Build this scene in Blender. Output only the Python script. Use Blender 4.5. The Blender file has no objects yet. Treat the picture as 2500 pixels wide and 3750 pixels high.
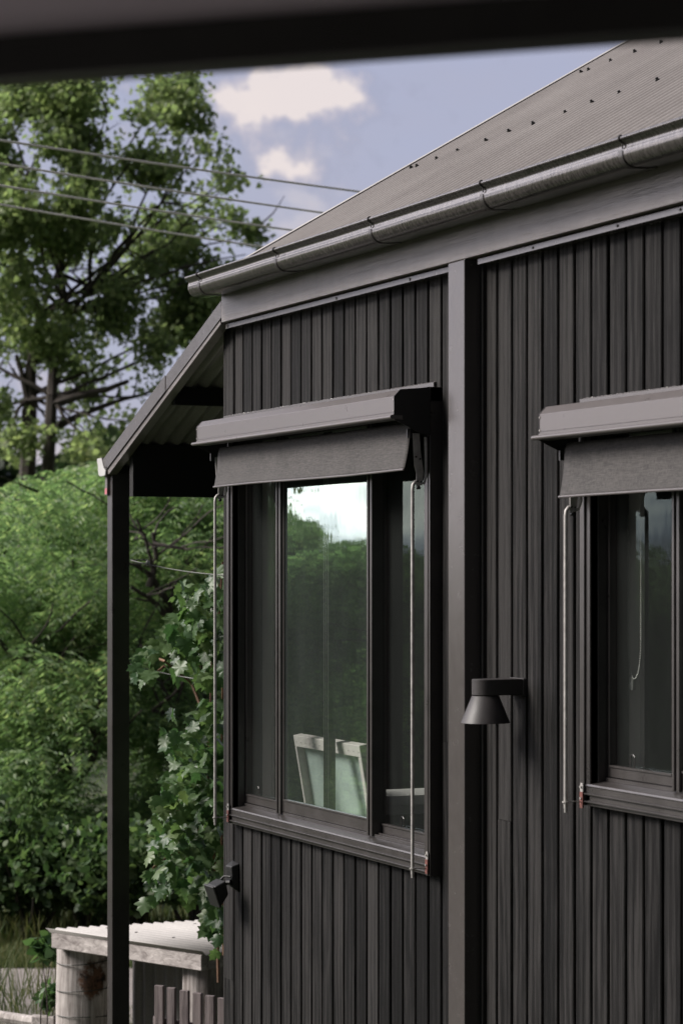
import bpy, bmesh, math, random
import numpy as np
from mathutils import Vector, Matrix, noise as mnoise

random.seed(7); rng = np.random.default_rng(7)
S = bpy.context.scene
C = S.collection
PI = math.pi

# ------------------------------------------------------------------ camera
# World: the house's long wall is the plane Y=0, it runs along X, its outside faces -Y.
F = 8750.0; CX = 1250.0; HY = 2090.0; TH = math.radians(24.0); D = 3.7; HC = 2.9
RT = Vector((math.sin(TH), math.cos(TH), 0)); FW = Vector((-math.cos(TH), math.sin(TH), 0)); UP = Vector((0, 0, 1))
CAM = Vector((0, -D, HC))
cd = bpy.data.cameras.new('camera'); cam = bpy.data.objects.new('camera', cd); C.objects.link(cam)
cam.location = CAM
cam.matrix_world = Matrix.Translation(CAM) @ Matrix((RT, UP, -FW)).transposed().to_4x4()
cd.sensor_fit = 'HORIZONTAL'; cd.sensor_width = 24; cd.lens = 84
cd.shift_y = 215 / 2500; cd.clip_start = 0.05; cd.clip_end = 2000
cd.dof.use_dof = True; cd.dof.focus_distance = 9.0; cd.dof.aperture_fstop = 4.8; cd.dof.aperture_blades = 9
S.camera = cam
S.view_settings.view_transform = 'Standard'; S.view_settings.look = 'None'
S.view_settings.gamma = 1; S.view_settings.exposure = 0.75
S.cycles.max_bounces = 8; S.cycles.transparent_max_bounces = 24

def W(x, y, Y=0.0):
    """photo ray -> point on the vertical plane Y (real wall planes)"""
    d = FW + RT * ((x - CX) / F) + UP * ((HY - y) / F)
    return CAM + d * ((Y + D) / d.y)
def P(x, y, z):
    return CAM + (FW + RT * ((x - CX) / F) + UP * ((HY - y) / F)) * z
def WX(x, Y=0.0): return W(x, HY, Y).x

# ------------------------------------------------------------------ sky and sun
SUN_AZ = Vector((-0.42, -0.91, 0)).normalized(); SUN_EL = math.radians(36)
SUNV = Vector((SUN_AZ.x * math.cos(SUN_EL), SUN_AZ.y * math.cos(SUN_EL), math.sin(SUN_EL)))
w = bpy.data.worlds.new('World'); S.world = w; w.use_nodes = True
nt = w.node_tree; N = nt.nodes; L = nt.links
for n in list(N): N.remove(n)
def nd(tree, t, **kw):
    n = tree.nodes.new(t)
    for k, v in kw.items(): setattr(n, k, v)
    return n
def mth(tree, op, a, b=None, c=None, clamp=False):
    n = tree.nodes.new('ShaderNodeMath'); n.operation = op; n.use_clamp = clamp
    for i, v in enumerate((a, b, c)):
        if v is None: continue
        if isinstance(v, (int, float)): n.inputs[i].default_value = v
        else: tree.links.new(v, n.inputs[i])
    return n.outputs[0]
def ramp(tree, fac, stops):
    r = tree.nodes.new('ShaderNodeValToRGB')
    el = r.color_ramp.elements
    while len(el) < len(stops): el.new(0.5)
    for e, (p, c) in zip(el, stops):
        e.position = p; e.color = (c if len(c) == 4 else (*c, 1)) if isinstance(c, tuple) else (c, c, c, 1)
    tree.links.new(fac, r.inputs[0]); return r.outputs[0]
def mix(tree, fac, a, b, mode='MIX'):
    m = tree.nodes.new('ShaderNodeMix'); m.data_type = 'RGBA'; m.blend_type = mode
    for i, v in ((0, fac), (6, a), (7, b)):
        if isinstance(v, (int, float)): m.inputs[i].default_value = v if i == 0 else (v, v, v, 1)
        elif isinstance(v, tuple): m.inputs[i].default_value = (*v, 1) if len(v) == 3 else v
        else: tree.links.new(v, m.inputs[i])
    return m.outputs[2]
out = nd(nt, 'ShaderNodeOutputWorld'); bg = nd(nt, 'ShaderNodeBackground')
sky = nd(nt, 'ShaderNodeTexSky', sky_type='NISHITA'); sky.sun_disc = False
sky.sun_elevation = SUN_EL; sky.sun_rotation = math.atan2(SUN_AZ.x, SUN_AZ.y); sky.air_density = 1.2; sky.dust_density = 1.5
tc = nd(nt, 'ShaderNodeTexCoord')
mp = nd(nt, 'ShaderNodeMapping'); mp.inputs[1].default_value = (0.35, 0.10, 0.12); mp.inputs[3].default_value = (1, 1, 1.7)
L.new(tc.outputs['Generated'], mp.inputs[0])
n1 = nd(nt, 'ShaderNodeTexNoise'); n1.inputs['Scale'].default_value = 9.0; n1.inputs['Detail'].default_value = 7; n1.inputs['Roughness'].default_value = 0.52
L.new(mp.outputs[0], n1.inputs[0])
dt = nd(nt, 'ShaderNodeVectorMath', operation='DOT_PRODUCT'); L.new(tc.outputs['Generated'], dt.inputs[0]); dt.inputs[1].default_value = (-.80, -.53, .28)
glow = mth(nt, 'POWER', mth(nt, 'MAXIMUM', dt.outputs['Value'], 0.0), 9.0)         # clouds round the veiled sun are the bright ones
cover = mth(nt, 'ADD', n1.outputs[0], mth(nt, 'MULTIPLY', glow, 0.22))
mask = ramp(nt, cover, [(0.56, 0.0), (0.70, 1.0)])
thick = ramp(nt, n1.outputs[0], [(0.50, (0.42, 0.42, 0.52)), (0.60, (1.0, 0.90, 0.86)), (0.72, (0.50, 0.46, 0.50))])
skyc = mix(nt, 1.0, sky.outputs[0], (0.085, 0.080, 0.098), 'MULTIPLY')
skyp = mix(nt, 0.85, skyc, (0.255, 0.264, 0.345))
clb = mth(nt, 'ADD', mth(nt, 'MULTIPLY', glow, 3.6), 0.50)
cl = mix(nt, 1.0, thick, clb, 'MULTIPLY')
tot = mix(nt, mask, skyp, cl)
# small cumulus heads low in the north-west, over the roof
n2 = nd(nt, 'ShaderNodeTexNoise'); n2.inputs['Scale'].default_value = 46; n2.inputs['Detail'].default_value = 8; n2.inputs['Roughness'].default_value = .55
L.new(tc.outputs['Generated'], n2.inputs[0])
acc = None
for (cxp, cyp, sg, am) in ((950,400,.0080,.85),(1060,340,.0110,.85),(1180,320,.0105,.72),(1280,360,.009,.5),(1070,450,.007,.45),(1000,590,.0065,.95),(1110,600,.0075,.95),(1440,340,.009,.45),(820,380,.012,.42),(1300,560,.012,.28),(500,300,.03,.5),(250,1500,.03,.6)):
    v_c = (FW + RT*((cxp-CX)/F) + UP*((HY-cyp)/F)).normalized()
    dn = nd(nt, 'ShaderNodeVectorMath', operation='DISTANCE'); L.new(tc.outputs['Generated'], dn.inputs[0]); dn.inputs[1].default_value = v_c
    e = mth(nt, 'MULTIPLY', mth(nt, 'EXPONENT', mth(nt, 'MULTIPLY', mth(nt, 'MULTIPLY', dn.outputs['Value'], dn.outputs['Value']), -.5/sg**2)), am)
    acc = e if acc is None else mth(nt, 'ADD', acc, e)
cd_ = mth(nt, 'ADD', acc, mth(nt, 'MULTIPLY', mth(nt, 'SUBTRACT', n2.outputs[0], .5), 3.1))
cd_ = mth(nt, 'SUBTRACT', cd_, .26)
cm = ramp(nt, cd_, [(.10, 0.0), (.90, .88)])
cc = ramp(nt, cd_, [(.35, (.215,.225,.295)), (.62, (.33,.31,.355)), (.95, (.52,.465,.45))])
veil = mth(nt, 'MULTIPLY', ramp(nt, n1.outputs[0], [(.38, 0.0), (.62, 1.0)]), .45)
tot = mix(nt, mth(nt,'MULTIPLY', veil, mth(nt,'SUBTRACT',1.0,mask)), tot, (.27,.265,.325))
tot = mix(nt, cm, tot, cc)
# unseen sky behind the viewer is dimmed so faces turned to it stay dark
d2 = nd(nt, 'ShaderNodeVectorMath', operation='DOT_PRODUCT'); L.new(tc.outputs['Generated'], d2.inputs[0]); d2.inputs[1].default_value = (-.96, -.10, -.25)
rear_dim = ramp(nt, mth(nt, 'MULTIPLY_ADD', d2.outputs['Value'], .5, .5), [(.35, .20), (.78, 1.0)])
tot = mix(nt, 1.0, tot, rear_dim, 'MULTIPLY')
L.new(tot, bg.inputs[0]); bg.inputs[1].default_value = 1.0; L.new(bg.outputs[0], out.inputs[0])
sd = bpy.data.lights.new('sun', 'SUN'); sd.energy = 3.6; sd.angle = math.radians(24); sd.color = (1, 0.94, 0.88)
so = bpy.data.objects.new('sun', sd); C.objects.link(so); so.rotation_euler = SUNV.to_track_quat('Z', 'Y').to_euler()

# ------------------------------------------------------------------ helpers
def tag(o, label=None, cat=None, group=None, kind=None):
    if label: o['label'] = label
    if cat: o['category'] = cat
    if group: o['group'] = group
    if kind: o['kind'] = kind
    return o
def empty(name, loc, label, cat, group=None):
    o = bpy.data.objects.new(name, None); C.objects.link(o); o.location = loc; o.empty_display_size = .1
    return tag(o, label, cat, group)

class MB:
    def __init__(s): s.v = []; s.f = []; s.uv = None
    def add(s, vs, fs):
        b = len(s.v); s.v += [tuple(v) for v in vs]; s.f += [tuple(b + i for i in f) for f in fs]; return s
    def box(s, x0, x1, y0, y1, z0, z1):
        if x0 > x1: x0, x1 = x1, x0
        if y0 > y1: y0, y1 = y1, y0
        if z0 > z1: z0, z1 = z1, z0
        return s.add([(x0,y0,z0),(x1,y0,z0),(x1,y1,z0),(x0,y1,z0),(x0,y0,z1),(x1,y0,z1),(x1,y1,z1),(x0,y1,z1)],
                     [(0,3,2,1),(4,5,6,7),(0,1,5,4),(1,2,6,5),(2,3,7,6),(3,0,4,7)])
    def obox(s, o, a, b, c):
        """oriented box from corner o with edge vectors a,b,c"""
        o, a, b, c = map(Vector, (o, a, b, c))
        vs = [o, o+a, o+a+b, o+b, o+c, o+a+c, o+a+b+c, o+b+c]
        return s.add(vs, [(0,3,2,1),(4,5,6,7),(0,1,5,4),(1,2,6,5),(2,3,7,6),(3,0,4,7)])
    def prism(s, prof, x0, x1, axis='x'):
        """closed profile [(y,z)] swept along x (or [(x,z)] along y)"""
        n = len(prof)
        if axis == 'x': vs = [(x0,a,b) for a,b in prof] + [(x1,a,b) for a,b in prof]
        elif axis == 'y': vs = [(a,x0,b) for a,b in prof] + [(a,x1,b) for a,b in prof]
        else: vs = [(a,b,x0) for a,b in prof] + [(a,b,x1) for a,b in prof]
        return s.add(vs, [(i,(i+1)%n,n+(i+1)%n,n+i) for i in range(n)] + [tuple(range(n))[::-1], tuple(range(n,2*n))])
    def tube(s, pts, r, n=8, cap=True):
        pts = [Vector(p) for p in pts]; m = len(pts)
        rs = r if isinstance(r, (list, tuple)) else [r]*m
        t0 = (pts[1]-pts[0]).normalized(); ref = Vector((0,0,1)) if abs(t0.z) < .9 else Vector((1,0,0))
        u = t0.cross(ref).normalized(); vs = []
        for i, p in enumerate(pts):
            t = (pts[min(i+1,m-1)] - pts[max(i-1,0)]).normalized()
            u = (u - t*u.dot(t)).normalized(); v = t.cross(u)
            for k in range(n):
                a = 2*PI*k/n; vs.append(p + (u*math.cos(a) + v*math.sin(a))*rs[i])
        fs = [(i*n+k, i*n+(k+1)%n, (i+1)*n+(k+1)%n, (i+1)*n+k) for i in range(m-1) for k in range(n)]
        if cap: fs += [tuple(range(n))[::-1], tuple(range((m-1)*n, m*n))]
        return s.add(vs, fs)
    def disc(s, c, ax, r, h, n=10):
        c = Vector(c); ax = Vector(ax).normalized(); return s.tube([c, c+ax*h], r, n)
    def lathe(s, c, prof, n=32):
        m = len(prof); vs = [(c[0]+r*math.cos(2*PI*k/n), c[1]+r*math.sin(2*PI*k/n), c[2]+z) for r,z in prof for k in range(n)]
        return s.add(vs, [(i*n+k, i*n+(k+1)%n, (i+1)*n+(k+1)%n, (i+1)*n+k) for i in range(m-1) for k in range(n)])
    def build(s, name, mat, parent=None, bevel=0, smooth=False, seg=1, angle=35):
        me = bpy.data.meshes.new(name); me.from_pydata(s.v, [], s.f); me.update()
        bm = bmesh.new(); bm.from_mesh(me); bmesh.ops.recalc_face_normals(bm, faces=bm.faces)
        bm.to_mesh(me); bm.free()
        me.materials.append(mat); o = bpy.data.objects.new(name, me); C.objects.link(o)
        if parent is not None:
            o.parent = parent; o.matrix_parent_inverse = Matrix.Translation(-gl(parent))
        if smooth:
            for p in me.polygons: p.use_smooth = True
            me.set_sharp_from_angle(angle=math.radians(angle))
        if bevel:
            b = o.modifiers.new('bevel', 'BEVEL'); b.width = bevel; b.segments = seg; b.limit_method = 'ANGLE'; b.angle_limit = math.radians(40)
        return o
def build_each(mb, name, mat, parent, bevel=0, smooth=False):
    """every separate piece of the builder becomes an object of its own"""
    par = list(range(len(mb.v)))
    def find(a):
        while par[a] != a: par[a] = par[par[a]]; a = par[a]
        return a
    for f in mb.f:
        r = find(f[0])
        for i in f[1:]: par[find(i)] = r
    groups = {}
    for i in range(len(mb.v)): groups.setdefault(find(i), []).append(i)
    res = []
    for ids in groups.values():
        mpi = {a: k for k, a in enumerate(ids)}; q = MB(); q.v = [mb.v[i] for i in ids]
        q.f = [tuple(mpi[i] for i in f) for f in mb.f if f[0] in mpi]
        res.append(q.build(name, mat, parent, bevel, smooth))
    return res
def gl(o):
    v = Vector((0,0,0))
    if o.type == 'MESH': return v          # meshes are built in place, so they sit at the origin
    while o is not None:
        v += o.location; o = o.parent
        if o is not None and o.type == 'MESH': pass
    return v
def raw(name, verts, faces_n, mat, parent=None, nper=4, smooth=False):
    """fast mesh from numpy: verts (N*nper,3), all faces nper-gons in order"""
    me = bpy.data.meshes.new(name); nv = len(verts); nf = nv // nper
    me.vertices.add(nv); me.vertices.foreach_set('co', np.asarray(verts, np.float32).ravel())
    me.loops.add(nv); me.loops.foreach_set('vertex_index', np.arange(nv, dtype=np.int32))
    me.polygons.add(nf); me.polygons.foreach_set('loop_start', np.arange(0, nv, nper, dtype=np.int32))
    me.update(calc_edges=True); me.validate()
    me.materials.append(mat); o = bpy.data.objects.new(name, me); C.objects.link(o)
    if parent is not None:
        o.parent = parent; o.matrix_parent_inverse = Matrix.Translation(-gl(parent))
    return o

# ------------------------------------------------------------------ materials
def base(name):
    m = bpy.data.materials.new(name); m.use_nodes = True
    t = m.node_tree; b = t.nodes['Principled BSDF']; return m, t, b
def objc(t, scale=(1,1,1), rot=(0,0,0)):
    tc = t.nodes.new('ShaderNodeTexCoord'); mp = t.nodes.new('ShaderNodeMapping')
    mp.inputs[3].default_value = scale; mp.inputs[2].default_value = rot
    t.links.new(tc.outputs['Object'], mp.inputs[0]); return mp.outputs[0]
def noi(t, vec, scale, detail=4, rough=.55, dist=0):
    n = t.nodes.new('ShaderNodeTexNoise'); n.inputs['Scale'].default_value = scale
    n.inputs['Detail'].default_value = detail; n.inputs['Roughness'].default_value = rough; n.inputs['Distortion'].default_value = dist
    t.links.new(vec, n.inputs[0]); return n.outputs[0]
def bump(t, b, h, strength, dist=.002):
    n = t.nodes.new('ShaderNodeBump'); n.inputs['Strength'].default_value = strength; n.inputs['Distance'].default_value = dist
    t.links.new(h, n.inputs['Height']); t.links.new(n.outputs[0], b.inputs['Normal']); return n
def paint(name, col, rough=.4, metal=0, nscale=18, var=.18, bstr=.08, spec=.5, grain=None):
    m, t, b = base(name); v = objc(t, grain or (1,1,1))
    a = noi(t, v, nscale, 6, .65)
    c = ramp(t, a, [(.3, tuple(x*(1-var) for x in col)), (.7, tuple(x*(1+var) for x in col))])
    t.links.new(c, b.inputs['Base Color'])
    r = mth(t, 'MULTIPLY_ADD', a, .16, rough-.08); t.links.new(r, b.inputs['Roughness'])
    b.inputs['Metallic'].default_value = metal; b.inputs['Specular IOR Level'].default_value = spec
    f = noi(t, v, nscale*14, 3, .6); bump(t, b, f, bstr, .001)
    return m
M = {}
M['paint'] = paint('grey_powder_coat', (.062,.056,.054), .25, var=.04)
M['hood'] = paint('awning_metal', (.092,.082,.080), .30, var=.06)
M['frame'] = paint('window_aluminium', (.045,.041,.040), .30, nscale=9)
M['black'] = paint('black_metal', (.012,.012,.012), .5)
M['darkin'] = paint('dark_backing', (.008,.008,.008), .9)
M['gutter'] = None
M['galv'] = paint('galvanised_rod', (.36,.345,.33), .45, metal=.2, nscale=30, var=.3)
M['white'] = paint('white_plastic', (.42,.42,.41), .45, var=.05)
M['pink'] = paint('pink_marking_paint', (.45,.14,.17), .7, nscale=60, var=.4)
M['rust'] = paint('red_oxide_bracket', (.14,.045,.035), .65, nscale=90, var=.5)
M['inner'] = paint('interior_lining', (.82,.77,.76), .6, nscale=6, var=.05)
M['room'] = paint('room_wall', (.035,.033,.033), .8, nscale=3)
M['chain'] = paint('bead_chain', (.62,.59,.57), .4, metal=.3)
M['lamp'] = paint('lamp_powder_coat', (.028,.025,.025), .52, nscale=60, bstr=.12)
M['plastic'] = paint('black_plastic', (.010,.010,.010), .5)

def gutter_mat():
    m, t, b = base('brushed_gutter_steel'); v = objc(t, (85, 28, 28))
    a = noi(t, v, 1.0, 6, .75); v2 = objc(t, (1.2,2,2)); a2 = noi(t, v2, 3, 4)
    c = ramp(t, a, [(.35,(.030,.027,.026)),(.65,(.125,.115,.110))]); t.links.new(c, b.inputs['Base Color'])
    b.inputs['Metallic'].default_value = .3; b.inputs['Specular IOR Level'].default_value = .8
    r = mth(t, 'MULTIPLY_ADD', a, .16, .06); t.links.new(mth(t,'ADD', r, mth(t,'MULTIPLY',a2,.08)), b.inputs['Roughness'])
    bump(t, b, a, .22, .0008); return m
M['gutter'] = gutter_mat()

def board_mat(name, lo, hi, seed=0):
    m, t, b = base(name)
    g = t.nodes.new('ShaderNodeNewGeometry')
    tc = t.nodes.new('ShaderNodeTexCoord')
    off = t.nodes.new('ShaderNodeCombineXYZ'); t.links.new(mth(t,'MULTIPLY',g.outputs['Random Per Island'],37.0), off.inputs[2])
    t.links.new(mth(t,'MULTIPLY',g.outputs['Random Per Island'],11.0), off.inputs[0])
    va = t.nodes.new('ShaderNodeVectorMath'); va.operation = 'ADD'; t.links.new(tc.outputs['Object'], va.inputs[0]); t.links.new(off.outputs[0], va.inputs[1])
    def mp(sc):
        k = t.nodes.new('ShaderNodeMapping'); k.inputs[3].default_value = sc; t.links.new(va.outputs[0], k.inputs[0]); return k.outputs[0]
    fine = noi(t, mp((170,170,5)), 1.0, 5, .65)
    wide = noi(t, mp((34,34,1.1)), 1.0, 4, .6, 1.2)
    blot = noi(t, mp((9,9,1.3)), 1.0, 5, .6)
    rings = t.nodes.new('ShaderNodeTexWave'); rings.wave_type = 'BANDS'; rings.bands_direction = 'X'
    rings.inputs['Scale'].default_value = 9; rings.inputs['Distortion'].default_value = 5; rings.inputs['Detail'].default_value = 3; rings.inputs['Detail Scale'].default_value = 1.2
    t.links.new(mp((1,1,.16)), rings.inputs[0])
    s = mth(t,'ADD', mth(t,'MULTIPLY',fine,.62), mth(t,'ADD', mth(t,'MULTIPLY',wide,.38), mth(t,'MULTIPLY',rings.outputs[1],.12)))
    s = mth(t,'ADD', s, mth(t,'MULTIPLY', mth(t,'SUBTRACT',g.outputs['Random Per Island'],.5), .27))
    s = mth(t,'ADD', s, mth(t,'MULTIPLY', mth(t,'SUBTRACT',blot,.5), .45))
    c = ramp(t, s, [(.45, lo), (.57, tuple(a*.62+b_*.38 for a,b_ in zip(lo,hi))), (.70, hi)])
    t.links.new(c, b.inputs['Base Color'])
    rr = mth(t,'MULTIPLY_ADD', blot, .25, .62); t.links.new(rr, b.inputs['Roughness'])
    b.inputs['Specular IOR Level'].default_value = .16
    h = mth(t,'ADD', fine, mth(t,'MULTIPLY',rings.outputs[1],.35)); bump(t, b, h, .9, .0030)
    return m
M['board'] = board_mat('charred_timber', (.0012,.0012,.0012), (.028,.0265,.026))
M['picket'] = board_mat('stained_picket', (.05,.04,.045), (.20,.17,.17))

def fascia_mat():
    m, t, b = base('painted_fascia_timber')
    v = objc(t, (2.2, 60, 60)); a = noi(t, v, 1.0, 5, .65, .8); v2 = objc(t, (9, 200, 200)); a2 = noi(t, v2, 1.0, 3, .6)
    v3 = objc(t); a3 = noi(t, v3, 5, 5)
    c = ramp(t, a3, [(.3,(.095,.084,.079)),(.7,(.145,.130,.122))]); t.links.new(c, b.inputs['Base Color'])
    b.inputs['Roughness'].default_value = .36
    bump(t, b, mth(t,'ADD',a,mth(t,'MULTIPLY',a2,.5)), .6, .0028); return m
M['fascia'] = fascia_mat()

def roof_mat(name, c0, c1, rough=.5):
    m, t, b = base(name); v = objc(t); a = noi(t, v, 130, 4, .7); a2 = noi(t, v, 2.2, 5, .6)
    s = mth(t,'ADD',mth(t,'MULTIPLY',a,.5),mth(t,'MULTIPLY',a2,.5))
    c = ramp(t, s, [(.35,c0),(.65,c1)]); t.links.new(c, b.inputs['Base Color']); b.inputs['Roughness'].default_value = rough
    bump(t, b, a, .15, .001); return m
M['roof'] = roof_mat('coated_roof_steel', (.140,.126,.120), (.215,.198,.190), .6)
M['roofunder'] = roof_mat('roof_underside', (.12,.11,.108), (.26,.245,.24), .4)
M['sheet'] = roof_mat('weathered_light_sheet', (.30,.285,.27), (.46,.44,.42), .5)

def fabric_mat():
    m, t, b = base('sunscreen_fabric'); 
    v1 = objc(t, (520,520,30)); v2 = objc(t, (30,30,520)); a = noi(t, v1, 1.0, 2, .5); c_ = noi(t, v2, 1.0, 2, .5)
    v3 = objc(t, (1,1,1)); a3 = noi(t, v3, 7, 4)
    s = mth(t,'ADD',mth(t,'MULTIPLY',mth(t,'ADD',a,c_),.42),mth(t,'MULTIPLY',a3,.16))
    col = ramp(t, s, [(.38,(.012,.011,.0105)),(.62,(.062,.056,.053))]); t.links.new(col, b.inputs['Base Color'])
    b.inputs['Roughness'].default_value = .75; bump(t, b, mth(t,'ADD',a,c_), .4, .0008); return m
M['fabric'] = fabric_mat()

def glass_mat(name, boost=1.0, wavy=.004):
    m = bpy.data.materials.new(name); m.use_nodes = True; t = m.node_tree; t.nodes.clear()
    o = t.nodes.new('ShaderNodeOutputMaterial'); g = t.nodes.new('ShaderNodeBsdfGlossy'); tr = t.nodes.new('ShaderNodeBsdfTransparent')
    g.inputs['Roughness'].default_value = .006; g.inputs['Color'].default_value = (.78,.97,.91,1); tr.inputs['Color'].default_value = (.90,.95,.93,1)
    ge = t.nodes.new('ShaderNodeNewGeometry'); dp = t.nodes.new('ShaderNodeVectorMath'); dp.operation = 'DOT_PRODUCT'
    t.links.new(ge.outputs['Incoming'], dp.inputs[0]); t.links.new(ge.outputs['True Normal'], dp.inputs[1])
    fr_ = mth(t,'MULTIPLY_ADD', mth(t,'POWER', mth(t,'SUBTRACT', 1.0, mth(t,'ABSOLUTE', dp.outputs['Value'])), 5.0), .96, .04)
    fac = mth(t,'MULTIPLY',fr_,boost,clamp=True)
    v = objc(t, (1,1,.35)); a = noi(t, v, 9, 2); bm_ = t.nodes.new('ShaderNodeBump'); bm_.inputs['Strength'].default_value = 1; bm_.inputs['Distance'].default_value = wavy*.05
    t.links.new(a, bm_.inputs['Height']); t.links.new(bm_.outputs[0], g.inputs['Normal'])
    mx = t.nodes.new('ShaderNodeMixShader'); t.links.new(fac, mx.inputs[0]); t.links.new(tr.outputs[0], mx.inputs[1]); t.links.new(g.outputs[0], mx.inputs[2])
    du = t.nodes.new('ShaderNodeBsdfDiffuse'); du.inputs[0].default_value = (.45,.52,.49,1)
    vd = objc(t, (6,6,1.2)); nz = noi(t, vd, 1.0, 6, .7); fd = mth(t,'MULTIPLY_ADD', nz, .055, .008)
    m2_ = t.nodes.new('ShaderNodeMixShader'); t.links.new(fd, m2_.inputs[0]); t.links.new(mx.outputs[0], m2_.inputs[1]); t.links.new(du.outputs[0], m2_.inputs[2])
    t.links.new(m2_.outputs[0], o.inputs[0]); return m
M['glass'] = glass_mat('window_glass', 3.1)
M['glass_side'] = glass_mat('screened_glass', 1.1)
def screen_mat():
    m = bpy.data.materials.new('insect_screen'); m.use_nodes = True; t = m.node_tree; t.nodes.clear()
    o = t.nodes.new('ShaderNodeOutputMaterial'); g = t.nodes.new('ShaderNodeBsdfDiffuse'); tr = t.nodes.new('ShaderNodeBsdfTransparent')
    g.inputs['Color'].default_value = (.008,.0075,.0075,1)
    mx = t.nodes.new('ShaderNodeMixShader'); mx.inputs[0].default_value = .28
    t.links.new(tr.outputs[0], mx.inputs[1]); t.links.new(g.outputs[0], mx.inputs[2]); t.links.new(mx.outputs[0], o.inputs[0]); return m
M['screen'] = screen_mat()

def leaf_mat(name, cols, trans=.35, rough=.5, nscale=.9, spec=.35):
    """cols: (dark, mid, light, rare)"""
    m, t, b = base(name); g = t.nodes.new('ShaderNodeNewGeometry'); v = objc(t); a = noi(t, v, nscale, 3)
    s = mth(t,'ADD',mth(t,'MULTIPLY',g.outputs['Random Per Island'],.55),mth(t,'MULTIPLY',a,.45))
    c = ramp(t, s, [(.15,cols[0]),(.45,cols[1]),(.75,cols[2]),(.93,cols[3])])
    t.links.new(c, b.inputs['Base Color']); b.inputs['Roughness'].default_value = rough; b.inputs['Specular IOR Level'].default_value = spec
    tl = t.nodes.new('ShaderNodeBsdfTranslucent'); t.links.new(mix(t, 1.0, c, (1.15,1.25,.85), 'MULTIPLY'), tl.inputs[0])
    mx = t.nodes.new('ShaderNodeMixShader'); mx.inputs[0].default_value = trans
    o = t.nodes['Material Output']; t.links.new(b.outputs[0], mx.inputs[1]); t.links.new(tl.outputs[0], mx.inputs[2]); t.links.new(mx.outputs[0], o.inputs[0])
    return m
M['leaf_tall'] = leaf_mat('broad_tree_leaves', ((.17,.225,.125),(.235,.30,.155),(.33,.39,.20),(.44,.42,.22)), .58, nscale=.5)
M['leaf_feather'] = leaf_mat('feathery_leaves', ((.115,.19,.100),(.20,.31,.150),(.33,.43,.215),(.55,.53,.28)), .55, nscale=.8)
M['leaf_dark'] = leaf_mat('shrub_leaves', ((.042,.082,.038),(.085,.145,.062),(.15,.215,.090),(.26,.25,.12)), .45)
M['leaf_vine'] = leaf_mat('vine_leaves', ((.034,.080,.034),(.070,.135,.052),(.125,.195,.078),(.20,.25,.11)), .42, .42, 2.0, .5)
M['leaf_pine'] = leaf_mat('dull_tree_leaves', ((.02,.04,.02),(.035,.06,.03),(.055,.085,.04),(.08,.09,.05)), .25)
M['drygrass'] = leaf_mat('mixed_grass', ((.045,.075,.028),(.085,.12,.045),(.17,.17,.08),(.28,.24,.13)), .3, .7, 1.2)
M['bark'] = paint('bark', (.060,.050,.045), .9, nscale=7, var=.5, bstr=.8)
M['stem'] = paint('vine_stem', (.22,.12,.07), .7, nscale=20, var=.4)
M['wire'] = paint('dark_wire', (.03,.035,.03), .5)
M['cable'] = paint('overhead_cable', (.88,.85,.80), .6, var=.1)

def weathered(name, lo, hi, axis='z'):
    m, t, b = base(name); sc = {'z': (28,28,1.6), 'x': (1.8,30,30)}[axis]
    v = objc(t, sc); a = noi(t, v, 1.0, 6, .7, 1.0); v2 = objc(t); a2 = noi(t, v2, 3.5, 5, .6)
    s = mth(t,'ADD',mth(t,'MULTIPLY',a,.6),mth(t,'MULTIPLY',a2,.4))
    c = ramp(t, s, [(.36,lo),(.50,tuple((x+y)/2 for x,y in zip(lo,hi))),(.62,hi)]); 
    t.links.new(c, b.inputs['Base Color']); b.inputs['Roughness'].default_value = .85; bump(t, b, a, .8, .006); return m, t, b, c
mw, t_, b_, c_ = weathered('weathered_log', (.13,.11,.10), (.66,.61,.59))
# rot pocket: reddish brown decayed heart wood, part of the log
vv = objc(t_); mpn = t_.nodes.new('ShaderNodeVectorMath'); mpn.operation = 'DISTANCE'; t_.links.new(vv, mpn.inputs[0])
M['log'] = mw; ROTNODE = (t_, b_, c_, mpn)
M['plank'] = weathered('weathered_plank', (.18,.155,.15), (.64,.59,.57), 'x')[0]

def ground_mat():
    m, t, b = base('grass_ground'); v = objc(t); a = noi(t, v, 1.3, 8, .65); a2 = noi(t, v, 40, 3)
    c = ramp(t, mth(t,'ADD',mth(t,'MULTIPLY',a,.6),mth(t,'MULTIPLY',a2,.4)), [(.35,(.022,.040,.015)),(.5,(.045,.065,.026)),(.65,(.09,.085,.045))])
    t.links.new(c, b.inputs['Base Color']); b.inputs['Roughness'].default_value = .95; bump(t, b, a2, 1, .03); return m
def path_mat():
    m, t, b = base('gravel_path'); v = objc(t); a = noi(t, v, 60, 5, .7); a2 = noi(t, v, 1.5, 4)
    c = ramp(t, mth(t,'ADD',mth(t,'MULTIPLY',a,.6),mth(t,'MULTIPLY',a2,.4)), [(.35,(.19,.165,.155)),(.65,(.36,.33,.31))])
    t.links.new(c, b.inputs['Base Color']); b.inputs['Roughness'].default_value = .95; bump(t, b, a, .6, .01); return m
M['ground'] = ground_mat(); M['path'] = path_mat()

# ================================================================== GROUND
g = MB(); R_ = 700
g.add([(-R_,-R_,0),(R_,-R_,0),(R_,R_,0),(-R_,R_,0)], [(0,1,2,3)])
tag(g.build('ground', M['ground']), kind='structure')

# ================================================================== HOUSE
XL = WX(824)               # left corner of the long wall
XR = -1.2
zt = lambda e: HC + e
house = empty('house', (XL, 0, 0), 'black timber clad house with corrugated grey roof and charred vertical boards', 'house')
BW = .1038
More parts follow.
